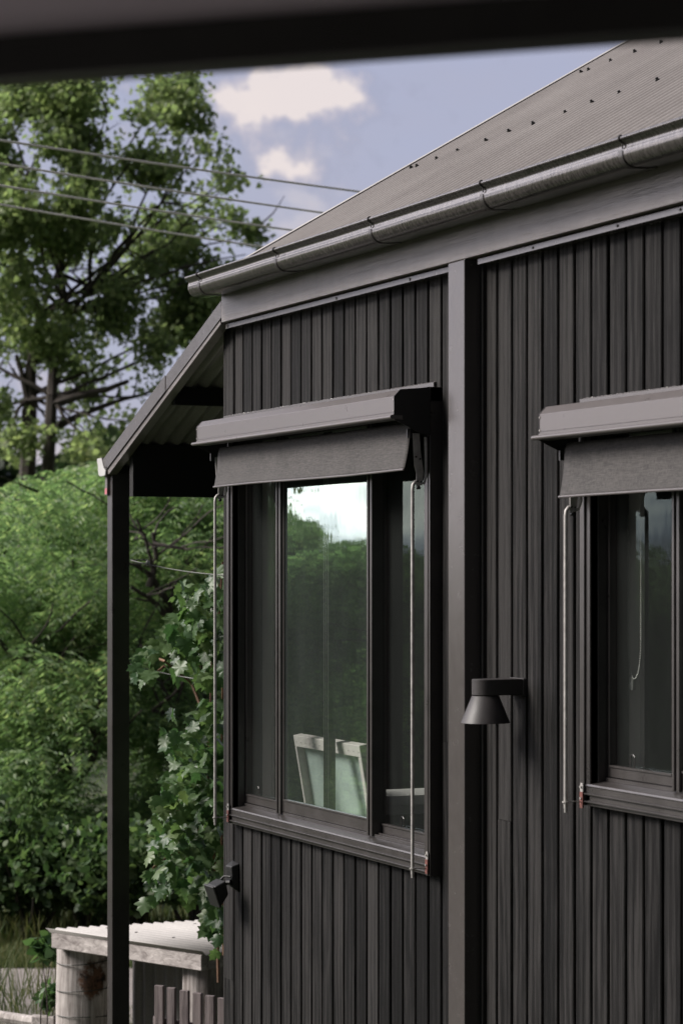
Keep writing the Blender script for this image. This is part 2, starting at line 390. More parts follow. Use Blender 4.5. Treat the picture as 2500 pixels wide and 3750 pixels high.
# windows: (x_left, x_right, z_bottom, z_top) of the frame's outside
w1 = dict(x0=WX(829,-.04), x1=WX(1574,-.04), zb=zt(-1.064), ztp=zt(.640))
w2 = dict(x0=WX(2122,-.04), x1=WX(2122,-.04)+ 2.35, zb=zt(-.720), ztp=zt(.515))
wins = [w1, w2]
TOP = zt(1.06)
# --- cladding boards, one part
cb = MB(); x = XL
def boardcol(x0, x1, z0, z1, yf=0.0, th=.018):
    # butt joints in some boards
    zz = [z0, z1]
    if z1 - z0 > 1.6 and random.random() < .4: zz = [z0, random.uniform(z0+.5, z1-.5), z1]
    for a, b in zip(zz[:-1], zz[1:]):
        g_ = .0012 if b != z1 else 0
        dy = random.uniform(-.0012, .0012); e = .0035
        prof = [(x0+.001,yf+dy+th),(x0+.001,yf+dy+e),(x0+e,yf+dy),(x1-e,yf+dy),(x1-.001,yf+dy+e),(x1-.001,yf+dy+th)]
        cb.prism(prof, a, b-g_, 'z')
i = 0
while x < XR:
    a, b = x + (.0 if i == 0 else .0065), x + BW - .0065
    segs = [(a, b, [(0.25, TOP)])]
    for wdw in wins:
        ns = []
        for (p, q, spans) in segs:
            if q <= wdw['x0'] or p >= wdw['x1']: ns.append((p,q,spans)); continue
            cut = []
            for (s0, s1) in spans:
                cut += [(s0, wdw['zb']+.004), (wdw['ztp']-.004, s1)]
            if p < wdw['x0']-.004: ns.append((p, wdw['x0'], spans)); p = wdw['x0']
            if q > wdw['x1']+.004: ns.append((wdw['x1'], q, spans)); q = wdw['x1']
            ns.append((p, q, cut))
        segs = ns
    for p, q, spans in segs:
        for s0, s1 in spans:
            if q - p > .008: boardcol(p, q, s0, s1)
    x += BW; i += 1
# boards on the end wall (faces -X)
y = .02
ce = MB()
while y < 5.0:
    ce.box(XL-.018, XL, y+.004, y+BW-.004, .25, TOP+.12); y += BW
cb.box(XL-.018, XL-.001, .0, .02, .25, TOP)
clad = cb.build('cladding', M['board'], house)
ce.build('cladding', M['board'], house)
# wall core with openings
wc = MB()
def core(x0,x1,z0,z1): wc.box(x0,x1,.0195,.10,z0,z1)
xs = [XL, w1['x0'], w1['x1'], w2['x0'], w2['x1'], XR]
core(xs[0],xs[1],0,TOP) if xs[1]-xs[0] > .002 else None
core(xs[2],xs[3],0,TOP); core(xs[4],xs[5],0,TOP)
for wd in wins:
    core(wd['x0'],wd['x1'],0,wd['zb']); core(wd['x0'],wd['x1'],wd['ztp'],TOP)
wc.box(XL+.001, XL+.1, .12, 5.0, 0, TOP+.05)                       # end wall
wc.box(XL+.1, XR, 4.9, 5.0, 0, TOP+.05); wc.box(XR-.1, XR, .12, 4.9, 0, TOP+.05)
wc.build('wall', M['darkin'], house)
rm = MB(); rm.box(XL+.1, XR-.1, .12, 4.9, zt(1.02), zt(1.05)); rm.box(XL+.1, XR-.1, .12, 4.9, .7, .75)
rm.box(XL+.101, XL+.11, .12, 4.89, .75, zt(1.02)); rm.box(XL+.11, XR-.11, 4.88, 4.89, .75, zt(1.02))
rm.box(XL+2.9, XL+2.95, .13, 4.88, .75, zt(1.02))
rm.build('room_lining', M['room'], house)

# --- fascia, trim, column
XF = WX(810.5, -.07)
fb = MB(); fb.box(XF, XR, -.07, -.03, zt(1.045), zt(1.235)); fb.build('fascia', M['fascia'], house, .002)
pk = MB(); pk.box(XL, XR, -.03, 5.0, zt(1.0625), zt(1.10)); pk.build('eave_packer', M['darkin'], house)
colx0 = WX(1640,-.07); colx1 = WX(1700,-.07)
tr = MB()
for a, b in ((WX(826,-.045), colx0-.001), (WX(1772,0)+.04, XR)):
    tr.box(a, b, -.045, -.001, zt(1.0217), zt(1.0398))
trim = build_each(tr, 'trim', M['paint'], house)[0]
s_ = MB()
for px in (834, 1231, 1500): 
    q = W(px, HY-.2585*(px+2630), -.0452); s_.disc((q.x, q.y, q.z), (0,-1,0), .005, .003)
for px in (1950,2260,2490):
    q = W(px, HY-.2585*(px+2630), -.0452); s_.disc((q.x, q.y, q.z), (0,-1,0), .004, .003)
build_each(s_, 'screw', M['black'], trim)
co = MB(); co.box(colx0, colx1, -.07, -.0015, .15, zt(1.0445)); cobj = co.build('column', M['paint'], house, .003, seg=2)
fl = MB(); fl.box(colx1+.0005, colx1+.022, -.012, -.0015, .15, zt(1.033)); fl.build('flashing', M['black'], house)
# --- soffit gap / bird board behind fascia is dark
# --- gutter
def gutter_prof(y0, zb, k=1.0):
    # crop px (front to back) from the end cap
    P_ = [(112,482),(104,486),(100,496),(108,512),(124,528),(140,542),(152,556),(154,575),(150,592),(146,604),(145,622),(147,650),(153,675),(165,700),(180,722),(200,742),(224,756),(252,765),(320,768),(400,768),(500,758),(590,742),(591,520)]
    out_ = []
    for px, py in P_:
        out_.append((y0-(590-px)*.000327*k, zb+(765-py+.05*(px-250))*.00030*k))
    return out_
gp = gutter_prof(-.0705, zt(1.147))
XG0 = WX(676.5, -.23)
gm = MB(); n = len(gp)
inner = [(a+.0025 if i<18 else a, b+.0025) for i,(a,b) in enumerate(gp)]
segx = [XG0 + (XR-XG0)*j/60 for j in range(61)]
vs = []
for xx in segx:
    wv = .0006*math.sin(xx*5)+.0004*math.sin(xx*13.7)
    vs += [(xx, a, b+wv) for a,b in gp]
fs = [(j*n+k, j*n+k+1, (j+1)*n+k+1, (j+1)*n+k) for j in range(60) for k in range(n-1)]
gm.add(vs, fs)
gm.tube([(XG0, gp[1][0]+.004, gp[1][1]-.003),(XR, gp[1][0]+.004, gp[1][1]-.003)], .0062, 10)
gut = gm.build('gutter', M['gutter'], house, smooth=True, angle=50)
cap = MB(); cap.prism(gp, XG0-.0015, XG0+.001); cap.build('end_cap', M['gutter'], gut)
for px in (740, 1022, 1370, 1780, 2290, 2760):
    xx = WX(px, -.20); sm = MB(); wd = .011
    outp = [(a-.0022, b-.0022) if i > 4 else (a-.0022,b+.001) for i,(a,b) in enumerate(gp[:-1])]
    top = [(gp[0][0]+.008, gp[0][1]+.004), (gp[0][0]-.001, gp[0][1]+.0035)]
    pr = outp[9:21]
    m_ = len(pr)
    sm.add([(xx-wd,a,b) for a,b in pr]+[(xx+wd,a,b) for a,b in pr]+[(xx-wd,a,b+.003) for a,b in pr]+[(xx+wd,a,b+.003) for a,b in pr],
           [(k,k+1,m_+k+1,m_+k) for k in range(m_-1)]+[(2*m_+k,2*m_+k+1,3*m_+k+1,3*m_+k) for k in range(m_-1)]
           +[(k,k+1,2*m_+k+1,2*m_+k) for k in range(m_-1)]+[(m_+k,m_+k+1,3*m_+k+1,3*m_+k) for k in range(m_-1)]
           +[(0,m_,3*m_,2*m_),(m_-1,2*m_-1,4*m_-1,3*m_-1)])
    c0 = (gp[1][0]+.004, gp[1][1]-.003)
    ring = [(xx+.016, c0[0]+.0085*math.cos(a), c0[1]+.0085*math.sin(a)) for a in [PI*.35+PI*1.0*k/8 for k in range(9)]]
    ring += [(xx+.014, gp[5][0]-.002, gp[5][1]), (xx+.012, gp[8][0]-.003, gp[8][1])]
    sm.tube(ring, .0022, 6)
    sm.build('gutter_strap', M['frame'], gut, smooth=True)

# --- main roof
PH = math.radians(30.3); tp = math.tan(PH)
XV = XG0 + .03
# verge passes through photo (892,948): find Y on X=XV
dd = FW + RT*((892-CX)/F) + UP*((HY-948)/F); tt = XV/dd.x; pv = CAM + dd*tt
zroof = lambda Y: pv.z + (Y-pv.y)*tp
YE = -.115
rf = MB(); pitch = .076; nx = int((XR-XV)/pitch*8)
YT = 6.2
vs = []; rows = [YE, 1.5, 3.0, YT]
for Y in rows:
    for k in range(nx+1):
        xx = XV + k*pitch/8; h = .0105*math.cos(2*PI*k/8)
        vs.append((xx, Y - h*math.sin(PH), zroof(Y) - .012 + h*math.cos(PH)))
m_ = nx+1
rf.add(vs, [(r*m_+k, r*m_+k+1, (r+1)*m_+k+1, (r+1)*m_+k) for r in range(len(rows)-1) for k in range(nx)])
roof = rf.build('roof', M['roof'], house, smooth=True, angle=80)
bf = MB(); 
bf.obox((XV-.012, YE, zroof(YE)-.05), (.003,0,0), (0,YT-YE,(YT-YE)*tp), (0,0,.052))
bf.obox((XV-.012, YE, zroof(YE)+.001), (.055,0,0), (0,YT-YE,(YT-YE)*tp), (0,0,.003)); bf.build('barge_flashing', M['sheet'], roof)
bb = MB(); bb.obox((XV-.008, YE+.06, zroof(YE+.06)-.16), (.03,0,0), (0,YT-YE,(YT-YE)*tp), (0,0,.135)); bb.build('barge_board', M['fascia'], house)
# screws of the roof sheet, on the ribs, in rows along the slope
def screw_at(px, py):
    # intersect ray with roof plane
    d = FW + RT*((px-CX)/F) + UP*((HY-py)/F)
    t_i = (pv.z + (CAM.y-pv.y)*tp - CAM.z) / (d.z - d.y*tp)
    return CAM + d*t_i
nrm = Vector((0,-math.sin(PH),math.cos(PH)))
rows_px = [[(1504,609),(1526,604),(1598,577),(1675,548),(1778,510),(1862,476),(1951,448),(2069,408),(2166,370),(2267,336),(2406,288)],
           [(2126,259),(2154,251),(2235,218),(2323,184),(2420,150)]]
for row in rows_px:
    for (px, py) in row:
        q = screw_at(px, py+2); sc = MB()
        q = Vector((q.x, q.y, q.z)) 
        sc.disc(q-nrm*.004, nrm, .0085, .006, 10); sc.disc(q+nrm*.002, nrm, .005, .007, 6)
        sc.build('roof_screw', M['black'], roof)

# --- lean-to roof at the end wall
def VZ(px, py, Y): return W(px, py, Y)
vf0 = W(809,1101,-.07); vf1 = W(371,1696,-.07); vl0 = W(811,1160,-.07); vl1 = W(388,1722,-.07)
tb0 = W(816,1188,-.055); tb1 = W(409,1733,-.055)
sl = (vf1.z-vf0.z)/(vf1.x-vf0.x)
vfm = MB()
def slab(mb, A, B, Cc, Dd, y0, y1):
    vs = [(p.x,y0,p.z) for p in (A,B,Cc,Dd)] + [(p.x,y1,p.z) for p in (A,B,Cc,Dd)]
    mb.add(vs, [(0,1,2,3),(7,6,5,4),(0,4,5,1),(1,5,6,2),(2,6,7,3),(3,7,4,0)])
slab(vfm, vf0, vf1, vl1, vl0, -.07, -.066)
# lapped second length of flashing on the lower half
mid = W(610,1372,-.07); 
def onl(px, up): # point on upper/lower line at px
    a, b = (vf0, vf1) if up else (vl0, vl1)
    X = WX(px,-.07); f = (X-a.x)/(b.x-a.x); return Vector((X, -.07, a.z+(b.z-a.z)*f))
a_, b_2 = onl(598, True), onl(615, False)
up_ = Vector((0,0,.004))
slab(vfm, onl(606,True)+up_, vf1+up_, vl1, onl(606,False), -.0725, -.0705)
vfm.add([(vf0.x,-.07,vf0.z),(vf1.x,-.07,vf1.z),(vf1.x,.06,vf1.z),(vf0.x,.06,vf0.z)], [(0,1,2,3)])
lr_fl = vfm.build('verge_flashing', M['paint'], house)
sc = MB()
for px, py in ((373,1687),(388,1711)):
    q = W(px,py,-.074); sc.disc(q, (0,-1,0), .004, .003, 8)
build_each(sc, 'screw', M['black'], lr_fl)
rfm = MB()
tA, tB = W(812,1130,-.055), W(389,1690,-.055)
slab(rfm, tA, tB, Vector((tb1.x,0,tb1.z)), tb0, -.0655, -.022)
# plumb cut toe
q = W(389,1726,-.055); q2 = W(409,1735,-.055)
slab(rfm, Vector((tB.x,0,tB.z)), Vector((tB.x-.0001,0,tB.z-.02)), W(389,1748,-.055), Vector((tb1.x,0,tb1.z)), -.0655, -.022)
rfm.build('rafter', M['fascia'], house, .0015)
# sheet underside: plane 0.02 under flashing top
sh = MB(); X0 = vf0.x+.05; X1 = vf1.x-.02
def sz(X): return vf0.z + (X-vf0.x)*sl - .030
ny = int(2.6/pitch*10); vs = []
for X in (X0, X1):
    for k in range(ny+1):
        Y = -.060 + k*pitch/10; h = .009*math.cos(2*PI*k/10); vs.append((X, Y, sz(X)+h))
m_ = ny+1; sh.add(vs, [(k,k+1,m_+k+1,m_+k) for k in range(ny)])
sh.build('lean_to_sheet', M['roofunder'], house, smooth=True, angle=80)
# purlin and eave beam (run along Y)
pu = W(641,1481,-.02); pz = sz(pu.x)
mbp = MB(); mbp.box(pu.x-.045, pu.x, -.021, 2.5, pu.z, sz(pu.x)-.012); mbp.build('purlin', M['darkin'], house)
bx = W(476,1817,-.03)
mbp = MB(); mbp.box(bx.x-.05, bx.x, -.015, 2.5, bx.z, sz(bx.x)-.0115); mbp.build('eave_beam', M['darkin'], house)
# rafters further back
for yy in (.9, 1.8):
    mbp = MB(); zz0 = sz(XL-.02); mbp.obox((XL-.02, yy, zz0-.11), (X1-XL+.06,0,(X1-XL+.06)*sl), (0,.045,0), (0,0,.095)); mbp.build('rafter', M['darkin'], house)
# lean-to posts
px0 = WX(392.5,-.045); px1 = WX(410.5,-.045)
for k, yy in enumerate((-.045, 2.3)):
    mbp = MB(); zb_ = W(400, 1735, -.045).z + (.004)
    mbp.box(px0, px1, yy, yy+.088, 0.0, zb_ if k == 0 else bx.z); mbp.build('post', M['frame'], house, .003, seg=2)
# eave fascia board with marked end
ef0 = WX(388.5,-.058); ef1 = WX(392.2,-.058)
mbp = MB(); zt0 = W(390,1728,-.058).z; zb0 = W(390,1814,-.058).z
mbp.box(ef1-.034, ef1-.001, -.058, 2.5, zb0, zt0); ef = mbp.build('eave_fascia', M['fascia'], house, .002)
mbp = MB(); zp0 = W(390,1788,-.058).z; mbp.box(ef1-.0335, ef1-.0015, -.0590, -.0582, zb0+.006, zp0); mbp.build('paint_mark', M['pink'], ef)
# lean-to gutter with pale end cap
ge0 = WX(357,-.075); ge1 = WX(387,-.075); gz1 = W(360,1679,-.075).z; gz0 = W(370,1745,-.075).z
wdt = ge1-ge0; hh = gz1-gz0
pf = [(0,.96),(.04,1),(.5,1),(.62,.80),(.80,.45),(1.0,.28),(1.0,.06),(.86,0),(.35,0),(.18,.08),(.12,.3),(.10,.6),(.0,.8)]
prof = [(ge0+a*wdt, gz0+b*hh) for a,b in pf]
mbp = MB(); mbp.prism(prof, -.078, -.072, 'y'); lg = MB()
lg.prism([(a+.003, b+.002) for a,b in prof], -.0719, 2.6, 'y'); lgo = lg.build('eave_gutter', M['gutter'], house)
mbp.build('end_cap', M['white'], lgo, .004, seg=2)

# ================================================================== WINDOWS
def window(wd, mull, sashes, top_hidden):
    x0, x1, zb, z1 = wd['x0'], wd['x1'], wd['zb'], wd['ztp']
    win = MB(); FWd = .050
    YF = -.040
    # jambs: three ribbed steps
    def jamb(xa, sgn):
        lay = [(0,.012,YF),(.0145,.030,YF-.002),(.0325,.055,YF+.004),(.055,.060,YF+.030)]
        for a,b,yy in lay:
            win.box(xa+sgn*a, xa+sgn*b, yy, .10, zb if a < .03 else zb+.012, z1)
        win.box(xa+sgn*.0001, xa+sgn*.055, YF+.008, .0999, zb+.001, z1-.001)
    jamb(x0, 1); jamb(x1, -1)
    win.box(x0, x1, YF+.002, .099, z1-.05, z1+.0005)
    wo = win.build('window', M['frame'], house, .0012)
    # sill with ribs, front ledge slopes back
    sl_ = MB(); a, b = x0+.020, x1-.020
    zf = zb
    def lay(z0,z1_,y): sl_.box(a, b, y, .06, zf+z0, zf+z1_)
    lay(0,.010,YF+.006); lay(.0102,.0150,YF-.004); lay(.0152,.0335,YF+.004); lay(.0337,.0388,YF-.004); lay(.039,.056,YF+.003)
    sl_.prism([(YF+.003,zf+.056),(YF+.001,zf+.060),(YF+.004,zf+.0665),(.014,zf+.074),(.06,zf+.074),(.06,zf+.056)], a, b)
    sl_.box(a,b,.016,.022,zf+.0741,zf+.086); sl_.box(a,b,.030,.034,zf+.0741,zf+.091); sl_.box(a,b,.034,.10,zf+.05,zf+.084); sl_.box(a,b,.052,.056,zf+.084,zf+.094)
    sl_.build('sill', M['frame'], wo, .0008)
    for (pa, pb) in mull:
        mm = MB(); xa, xb = WX(pa, .012), WX(pb, .012); ww = xb-xa
        yb_ = .034 if pa < 1200 or pa > 2000 else .066
        mm.box(xa, xa+ww*.30, .006, yb_, zb+.078, z1-.05); mm.box(xa+ww*.30, xa+ww*.62, .014, yb_-.002, zb+.078, z1-.05); mm.box(xa+ww*.62, xb, .006, yb_, zb+.078, z1-.05)
        mm.build('mullion', M['frame'], wo, .001)
    for si, (xa, xb, kind) in enumerate(sashes):
        s = MB(); yy = (.022 if si == 0 else .046) if kind == 'screen' else .016; r = .012; bz = zb+.088; rail = .036 if kind == 'screen' else .050
        s.box(xa, xa+r, yy, yy+.022, bz, z1-.052); s.box(xb-r, xb, yy, yy+.022, bz, z1-.052)
        s.box(xa+.0125, xb-.0125, yy+.001, yy+.021, bz, bz+rail); s.box(xa+.0125, xb-.0125, yy-.003, yy+.019, bz+rail-.006, bz+rail+.001)
        s.box(xa+.0125, xb-.0125, yy+.001, yy+.021, z1-.10, z1-.052)
        so_ = s.build('sash', M['frame'], wo, .001)
        gq = MB(); yg = yy+.006 if kind != 'screen' else yy+.024
        gq.add([(xa+.01,yg,bz+rail-.01),(xb-.01,yg,bz+rail-.01),(xb-.01,yg,z1-.09),(xa+.01,yg,z1-.09)], [(0,1,2,3)])
        gq.build('glass_pane', M['glass' if kind != 'screen' else 'glass_side'], so_)
        if kind == 'screen':
            gq = MB(); yg = yy+.004
            gq.add([(xa+.01,yg,bz+rail-.01),(xb-.01,yg,bz+rail-.01),(xb-.01,yg,z1-.09),(xa+.01,yg,z1-.09)], [(0,1,2,3)])
            gq.build('insect_screen', M['screen'], so_)
            # small pull tab
            cx_ = (xa + .38*(xb-xa)); tb = MB(); zt_ = bz+rail
            tb.tube([(cx_-.012,yg-.002,zt_),(cx_-.012,yg-.002,zt_+.035),(cx_-.006,yg-.002,zt_+.041),(cx_+.006,yg-.002,zt_+.041),(cx_+.012,yg-.002,zt_+.035),(cx_+.012,yg-.002,zt_)], .0016, 6)
            tb.build('screen_tab', M['frame'], so_)
    # interior lining reveals
    iv = MB(); iv.box(x0+.03, x0+.050, .1005, .145, zb+.07, z1-.02); iv.box(x0-.02, x0+.056, .1455, .157, zb-.0, z1+.05)
    iv.box(x1-.05, x1-.03, .1005, .145, zb+.07, z1-.02); iv.box(x0+.051, x1-.051, .1005, .145, z1-.10, z1-.03); iv.box(x0+.051, x1-.051, .1005, .16, zb+.05, zb+.075)
    build_each(iv, 'reveal', M['inner'], wo)
    return wo
m1 = [(1013.5,1031),(1347,1366)]
Xa, Xb = WX(1022,.03), WX(1356,.03)
win1 = window(w1, m1, [(w1['x0']+.062, Xa-.002, 'screen'), (WX(1031,.012)+.001, WX(1347,.012)-.001, 'glass'), (WX(1368,.03), w1['x1']-.062, 'screen')], True)
# inner bar behind the centre pane, pale shelf behind the right pane
mb = MB(); q0 = WX(1184,.085); mb.box(q0, q0+.05, .085, .115, w1['zb']+.09, w1['ztp']-.05); mb.box(q0+.012,q0+.018,.080,.085,w1['zb']+.09,w1['ztp']-.05); mb.box(q0+.032,q0+.038,.080,.085,w1['zb']+.09,w1['ztp']-.05)
mb.build('inner_mullion', M['frame'], win1)
q0 = P(1409, 2917, 9.6); q1 = P(1570, 2910, 9.6)
mb = MB(); mb.obox(q0+UP*(-.075), q1-q0, FW*.3, UP*.035); mb.obox(q0+UP*(-.038)-FW*.012, q1-q0, FW*.3, UP*.038); mb.build('inner_shelf', M['inner'], win1)
m2 = [(2465,2492)]
xm = WX(2478,.03)
win2 = window(w2, m2, [(w2['x0']+.062, xm-.002, 'screen'), (xm+.012, xm+.9, 'glass'), (xm+.95, w2['x1']-.062, 'screen')], True)

# ================================================================== AWNINGS
def awning(dz, xh0, xh1, xf0, xf1, rods, rodbot, label, straight):
    """dz = height offset from the first awning"""
    z = lambda e: HC + e + dz
    root = empty('awning', (xh0, -.04, z(.47)), label, 'awning', 'awnings over the windows')
    YB = -.043
    prof = [(YB,z(.640)),(YB,z(.471)),(-.10,z(.492)),(-.150,z(.514)),(-.188,z(.528)),(-.188,z(.533)),(-.180,z(.538)),(-.180,z(.602)),(-.157,z(.626)),(-.075,z(.632))]
    mb = MB()   # hood shell: top, bevel, front
    pr = [(YB,z(.6355)),(-.157,z(.626)),(-.180,z(.602)),(-.180,z(.5385)),(-.1775,z(.5385)),(-.1775,z(.601)),(-.156,z(.6235)),(YB,z(.633))]
    mb.prism(pr, xh0, xh1)
    mb.box(xh0, xh1, -.183, -.1802, z(.5385), z(.5435)); mb.box(xh0, xh1, -.1815, -.1802, z(.548), z(.550))
    hood = mb.build('hood', M['hood'], root, .0012)
    lp = MB(); c = (-.189, z(.531))
    lpp = [(c[0]+.0085*math.cos(a), c[1]+.0075*math.sin(a)) for a in [PI*.3+PI*1.4*k/8 for k in range(9)]] + [(-.150,z(.5225)),(-.150,z(.537))]
    lp.prism(lpp, xh0-.022, xh1+.004); lp.build('lip', M['hood'], root, smooth=True, angle=40)
    ro = MB()   # rolled fabric tube inside
    ro.tube([(xh0+.02,-.10,z(.575)),(xh1-.02,-.10,z(.575))], .040, 20); ro.build('roller', M['black'], root, smooth=True)
    for xe, s in ((xh0, 1), (xh1, -1)):
        e = MB(); e.prism([(YB-.0001,z(.640)),(YB-.0001,z(.471)),(-.085,z(.478)),(-.120,z(.4955)),(-.150,z(.508)),(-.1790,z(.522)),(-.1812,z(.534)),(-.1812,z(.6025)),(-.1575,z(.6275)),(-.075,z(.6350))], xe-.0015, xe+.0015)
        eo = e.build('end_plate', M['black'], root)
        r = MB()
        for (yy, zz) in ((-.150,.59),(-.075,.59),(-.150,.565),(-.078,.562)): r.disc((xe, yy, z(zz)), (1,0,0), .003, .003, 8)
        build_each(r, 'rivet', M['black'], eo)
        r = MB()
        for zz in (.592,.553): r.disc((xe+s*.004, -.180, z(zz)), (0,-1,0), .0028, .0025, 8)
        build_each(r, 'rivet', M['galv'], hood)
    # fabric: curved sheet
    fm = MB(); nx_, nz_ = 60, 14; zb_ = z(.3475); zt_ = z(.515)
    vs = []
    for j in range(nz_+1):
        t = j/nz_; zz = zb_ + (zt_-zb_)*t
        yc = -.132 + .020*(1-(1-t)**2) + (.030*max(0,t-.75)*4*max(0,t-.75))
        for i in range(nx_+1):
            u = i/nx_; xx = xf0 + (xf1-xf0)*u
            rip = .0016*math.sin(u*19+t*2)+.0012*math.sin(u*43+1.3)*(1-t)
            edge = -.0035*math.exp(-((u-1)/.035)**2)*(1-t) + .003*math.exp(-(u/.04)**2)*(1-t)
            vs.append((xx + .006*(1-t)*0, yc+rip+edge, zz + .002*math.sin(u*7)*(1-t)))
    fm.add(vs, [(j*(nx_+1)+i, j*(nx_+1)+i+1, (j+1)*(nx_+1)+i+1, (j+1)*(nx_+1)+i) for j in range(nz_) for i in range(nx_)])
    fo = fm.build('fabric', M['fabric'], root, smooth=True)
    so_ = fo.modifiers.new('s','SOLIDIFY'); so_.thickness = .0012
    hm = MB(); pts = [(x_, y_-.0005, z_+.002) for (x_,y_,z_) in vs[:nx_+1]]
    hm.tube(pts, .0042, 8); hm.build('hem_bar', M['hood'], root, smooth=True)
    # rods with brackets
    for (xr, zr_top, zr_bot, xb, big) in rods:
        YR = -.098
        rd = MB()
        rd.tube([(xr,YR,zr_bot),(xr,YR,zr_top-.03),(xr,YR+.002,zr_top-.012),(xr+.000,YR+.010,zr_top-.002),(xr,YR+.022,zr_top)], .0062, 12)
        ro_ = rd.build('rod', M['galv'], root, smooth=True)
        wsh = MB(); wsh.tube([(xr,YR,zr_bot+.018),(xr,YR,zr_bot+.022)], .011, 12); wsh.build('washer', M['galv'], ro_)
        tipb = MB(); tipb.tube([(xr,YR,zr_bot-.012),(xr,YR,zr_bot)], .0052, 8); tipb.build('rod_tip', M['galv'], ro_)
        # lower keeper bracket on the frame
        br = MB(); zc = zr_bot+.02
        brp = [(xb-.009,zc),(xb-.009,zc+.050),(xb-.006,zc+.057),(xb+.006,zc+.057),(xb+.009,zc+.050),(xb+.009,zc)]
        br.prism(brp, -.0465, -.0435, 'y'); bo = br.build('keeper_bracket', M['galv'], root, .001)
        b2 = MB(); b2.box(xb-.0092,xb+.0092,-.0475,-.0432,zc-.020,zc+.030); b2.build('bracket_paint', M['rust'], bo)
        b3 = MB(); b3.tube([(xb,-.046,zc-.001),(xb-.003,-.070,zc+.001),(xr,YR+.008,zc)], .0022, 6); b3.build('keeper_arm', M['galv'], bo)
        b4 = MB(); b4.disc((xb,-.0475,zc+.045),(0,-1,0),.004,.004,8); b4.disc((xb,-.0475,zc+.010),(0,-1,0),.004,.004,8); build_each(b4, 'rivet', M['galv'], bo)
        # upper lever arm
        lv = MB(); yA = -.075
        xo = xr
        lv.prism([(YR+.012,zr_top-.018),(YR+.034,zr_top-.010),(YR+.040,zr_top+.03),(YR+.030,zr_top+.10),(YR+.024,z(.478)),(YR-.002,z(.478)),(YR+.002,zr_top+.09),(YR+.004,zr_top+.055),(YR+.012,zr_top+.03)], xo+.002, xo+.006)
        lo = lv.build('lever_arm', M['galv'], root, .001)
        lv = MB(); lv.tube([(xo+.010,YR+.045,z(.465)),(xo+.010,YR+.047,zr_top+.10),(xo+.010,YR+.048,zr_top+.02),(xo+.008,YR+.040,zr_top-.006),(xo+.004,YR+.020,zr_top-.012)], .0055, 8); lv.build('link_rod', M['galv'], root, smooth=True)
        lv = MB()
        for (yy,zz) in ((.016,.0),(.030,-.002),(.010,.085),(.026,.078)): lv.disc((xo+.006,YR+yy,zr_top+zz),(1,0,0),.0035,.003,8)
        lv.disc((xo+.0,YR+.020,zr_top-.022),(1,0,0),.006,.012,10); build_each(lv, 'rivet', M['black'], lo)
        lv = MB(); lv.box(xo-.008,xo+.0015,YR-.02,YR+.004,z(.462),z(.492)); lv.build('guide_clip', M['black'], root)
    return root
YFH = -.18
xh0 = WX(720.5,YFH); xh1 = WX(1443,YFH)
xf0 = WX(781,-.13); xf1 = WX(1483,-.13)
rz1 = W(1509,3203,-.098).z; rz0 = W(787,3012,-.098).z
awn1 = awning(0, xh0, xh1, xf0, xf1,
    [(WX(787.5,-.098), W(795,1812,-.098).z, rz0, WX(835,-.045), 0), (WX(1510,-.098), W(1515,1762,-.098).z, rz1, WX(1562.5,-.045), 1)], 0,
    'grey metal awning over the left window, both of its pull rods in view', True)
xg0 = WX(1974,YFH)
awn2 = awning(-.1245, xg0, xg0+2.6, WX(2045,-.13), xg0+2.50,
    [(WX(2070.5,-.098), W(2078,1856,-.098).z, W(2070,2962,-.098).z, WX(2129.5,-.045), 0)], 0,
    'grey metal awning over the right window, cut off by the photo edge', True)
# wall flashings above the hoods (part of house)
fl = MB(); xe = WX(1591,-.006)
fl.box(XL+.006, xe, -.010, -.0022, zt(.6275), zt(.6600)); fl.box(w1['x1']+.001, xe, -.04, -.0022, w1['zb']-.012, zt(.6600)) if 0 else None
fo_ = fl.build('head_flashing', M['paint'], house, .001)
fl = MB(); fl.box(WX(2125,-.006), w2['x1'], -.010, -.0022, zt(.503), zt(.5330)); fl.build('head_flashing', M['paint'], house, .001)
# ragged sealant beads along the flashing tops
for (a, b, zz) in ((XL+.02, xe, zt(.6605)), (WX(2135,-.006), w2['x1'], zt(.5335))):
    mb = MB(); x = a; 
    pts = []
    while x < b:
        pts.append((x, -.004+random.uniform(-.001,.001), zz+random.uniform(-.0010,.0010))); x += .006
    mb.tube(pts, [random.uniform(.0006,.0022) for _ in pts], 6); mb.build('sealant_bead', M['hood'], house)

# ================================================================== WALL LAMP
cxl = W(1777, 2546, -.125)
lamp = empty('wall_lamp', (cxl.x, 0, cxl.z), 'small black cone shaped wall lamp on the charred boards right of the column', 'wall lamp')
mb = MB(); r = .0445; h0, h1 = W(1777,2546,-.125).z, W(1777,2487.5,-.125).z
yc = -.125
prof = [(cxl.x+r*math.cos(a), yc+r*math.sin(a)) for a in [PI+PI*k/20 for k in range(21)]] + [(cxl.x+r, -.012),(cxl.x-r,-.012)]
mb.prism(prof, h0, h1, 'z'); mb.build('lamp_arm', M['lamp'], lamp, .0015, smooth=True)
mb = MB(); mb.box(cxl.x-.047, cxl.x+.047, -.012, .004, h0-.002, h1+.002); mb.build('mounting_plate', M['lamp'], lamp, .002)
mb = MB(); zb_ = W(1779,2645,-.125).z - h0
mb.lathe((cxl.x,yc,h0-.002), [(.043,.0),(.0445,-.001),(.0800,zb_),(.0785,zb_),(.043,-.004),(0.001,-.004)], 48); mb.build('lamp_shade', M['lamp'], lamp, smooth=True)

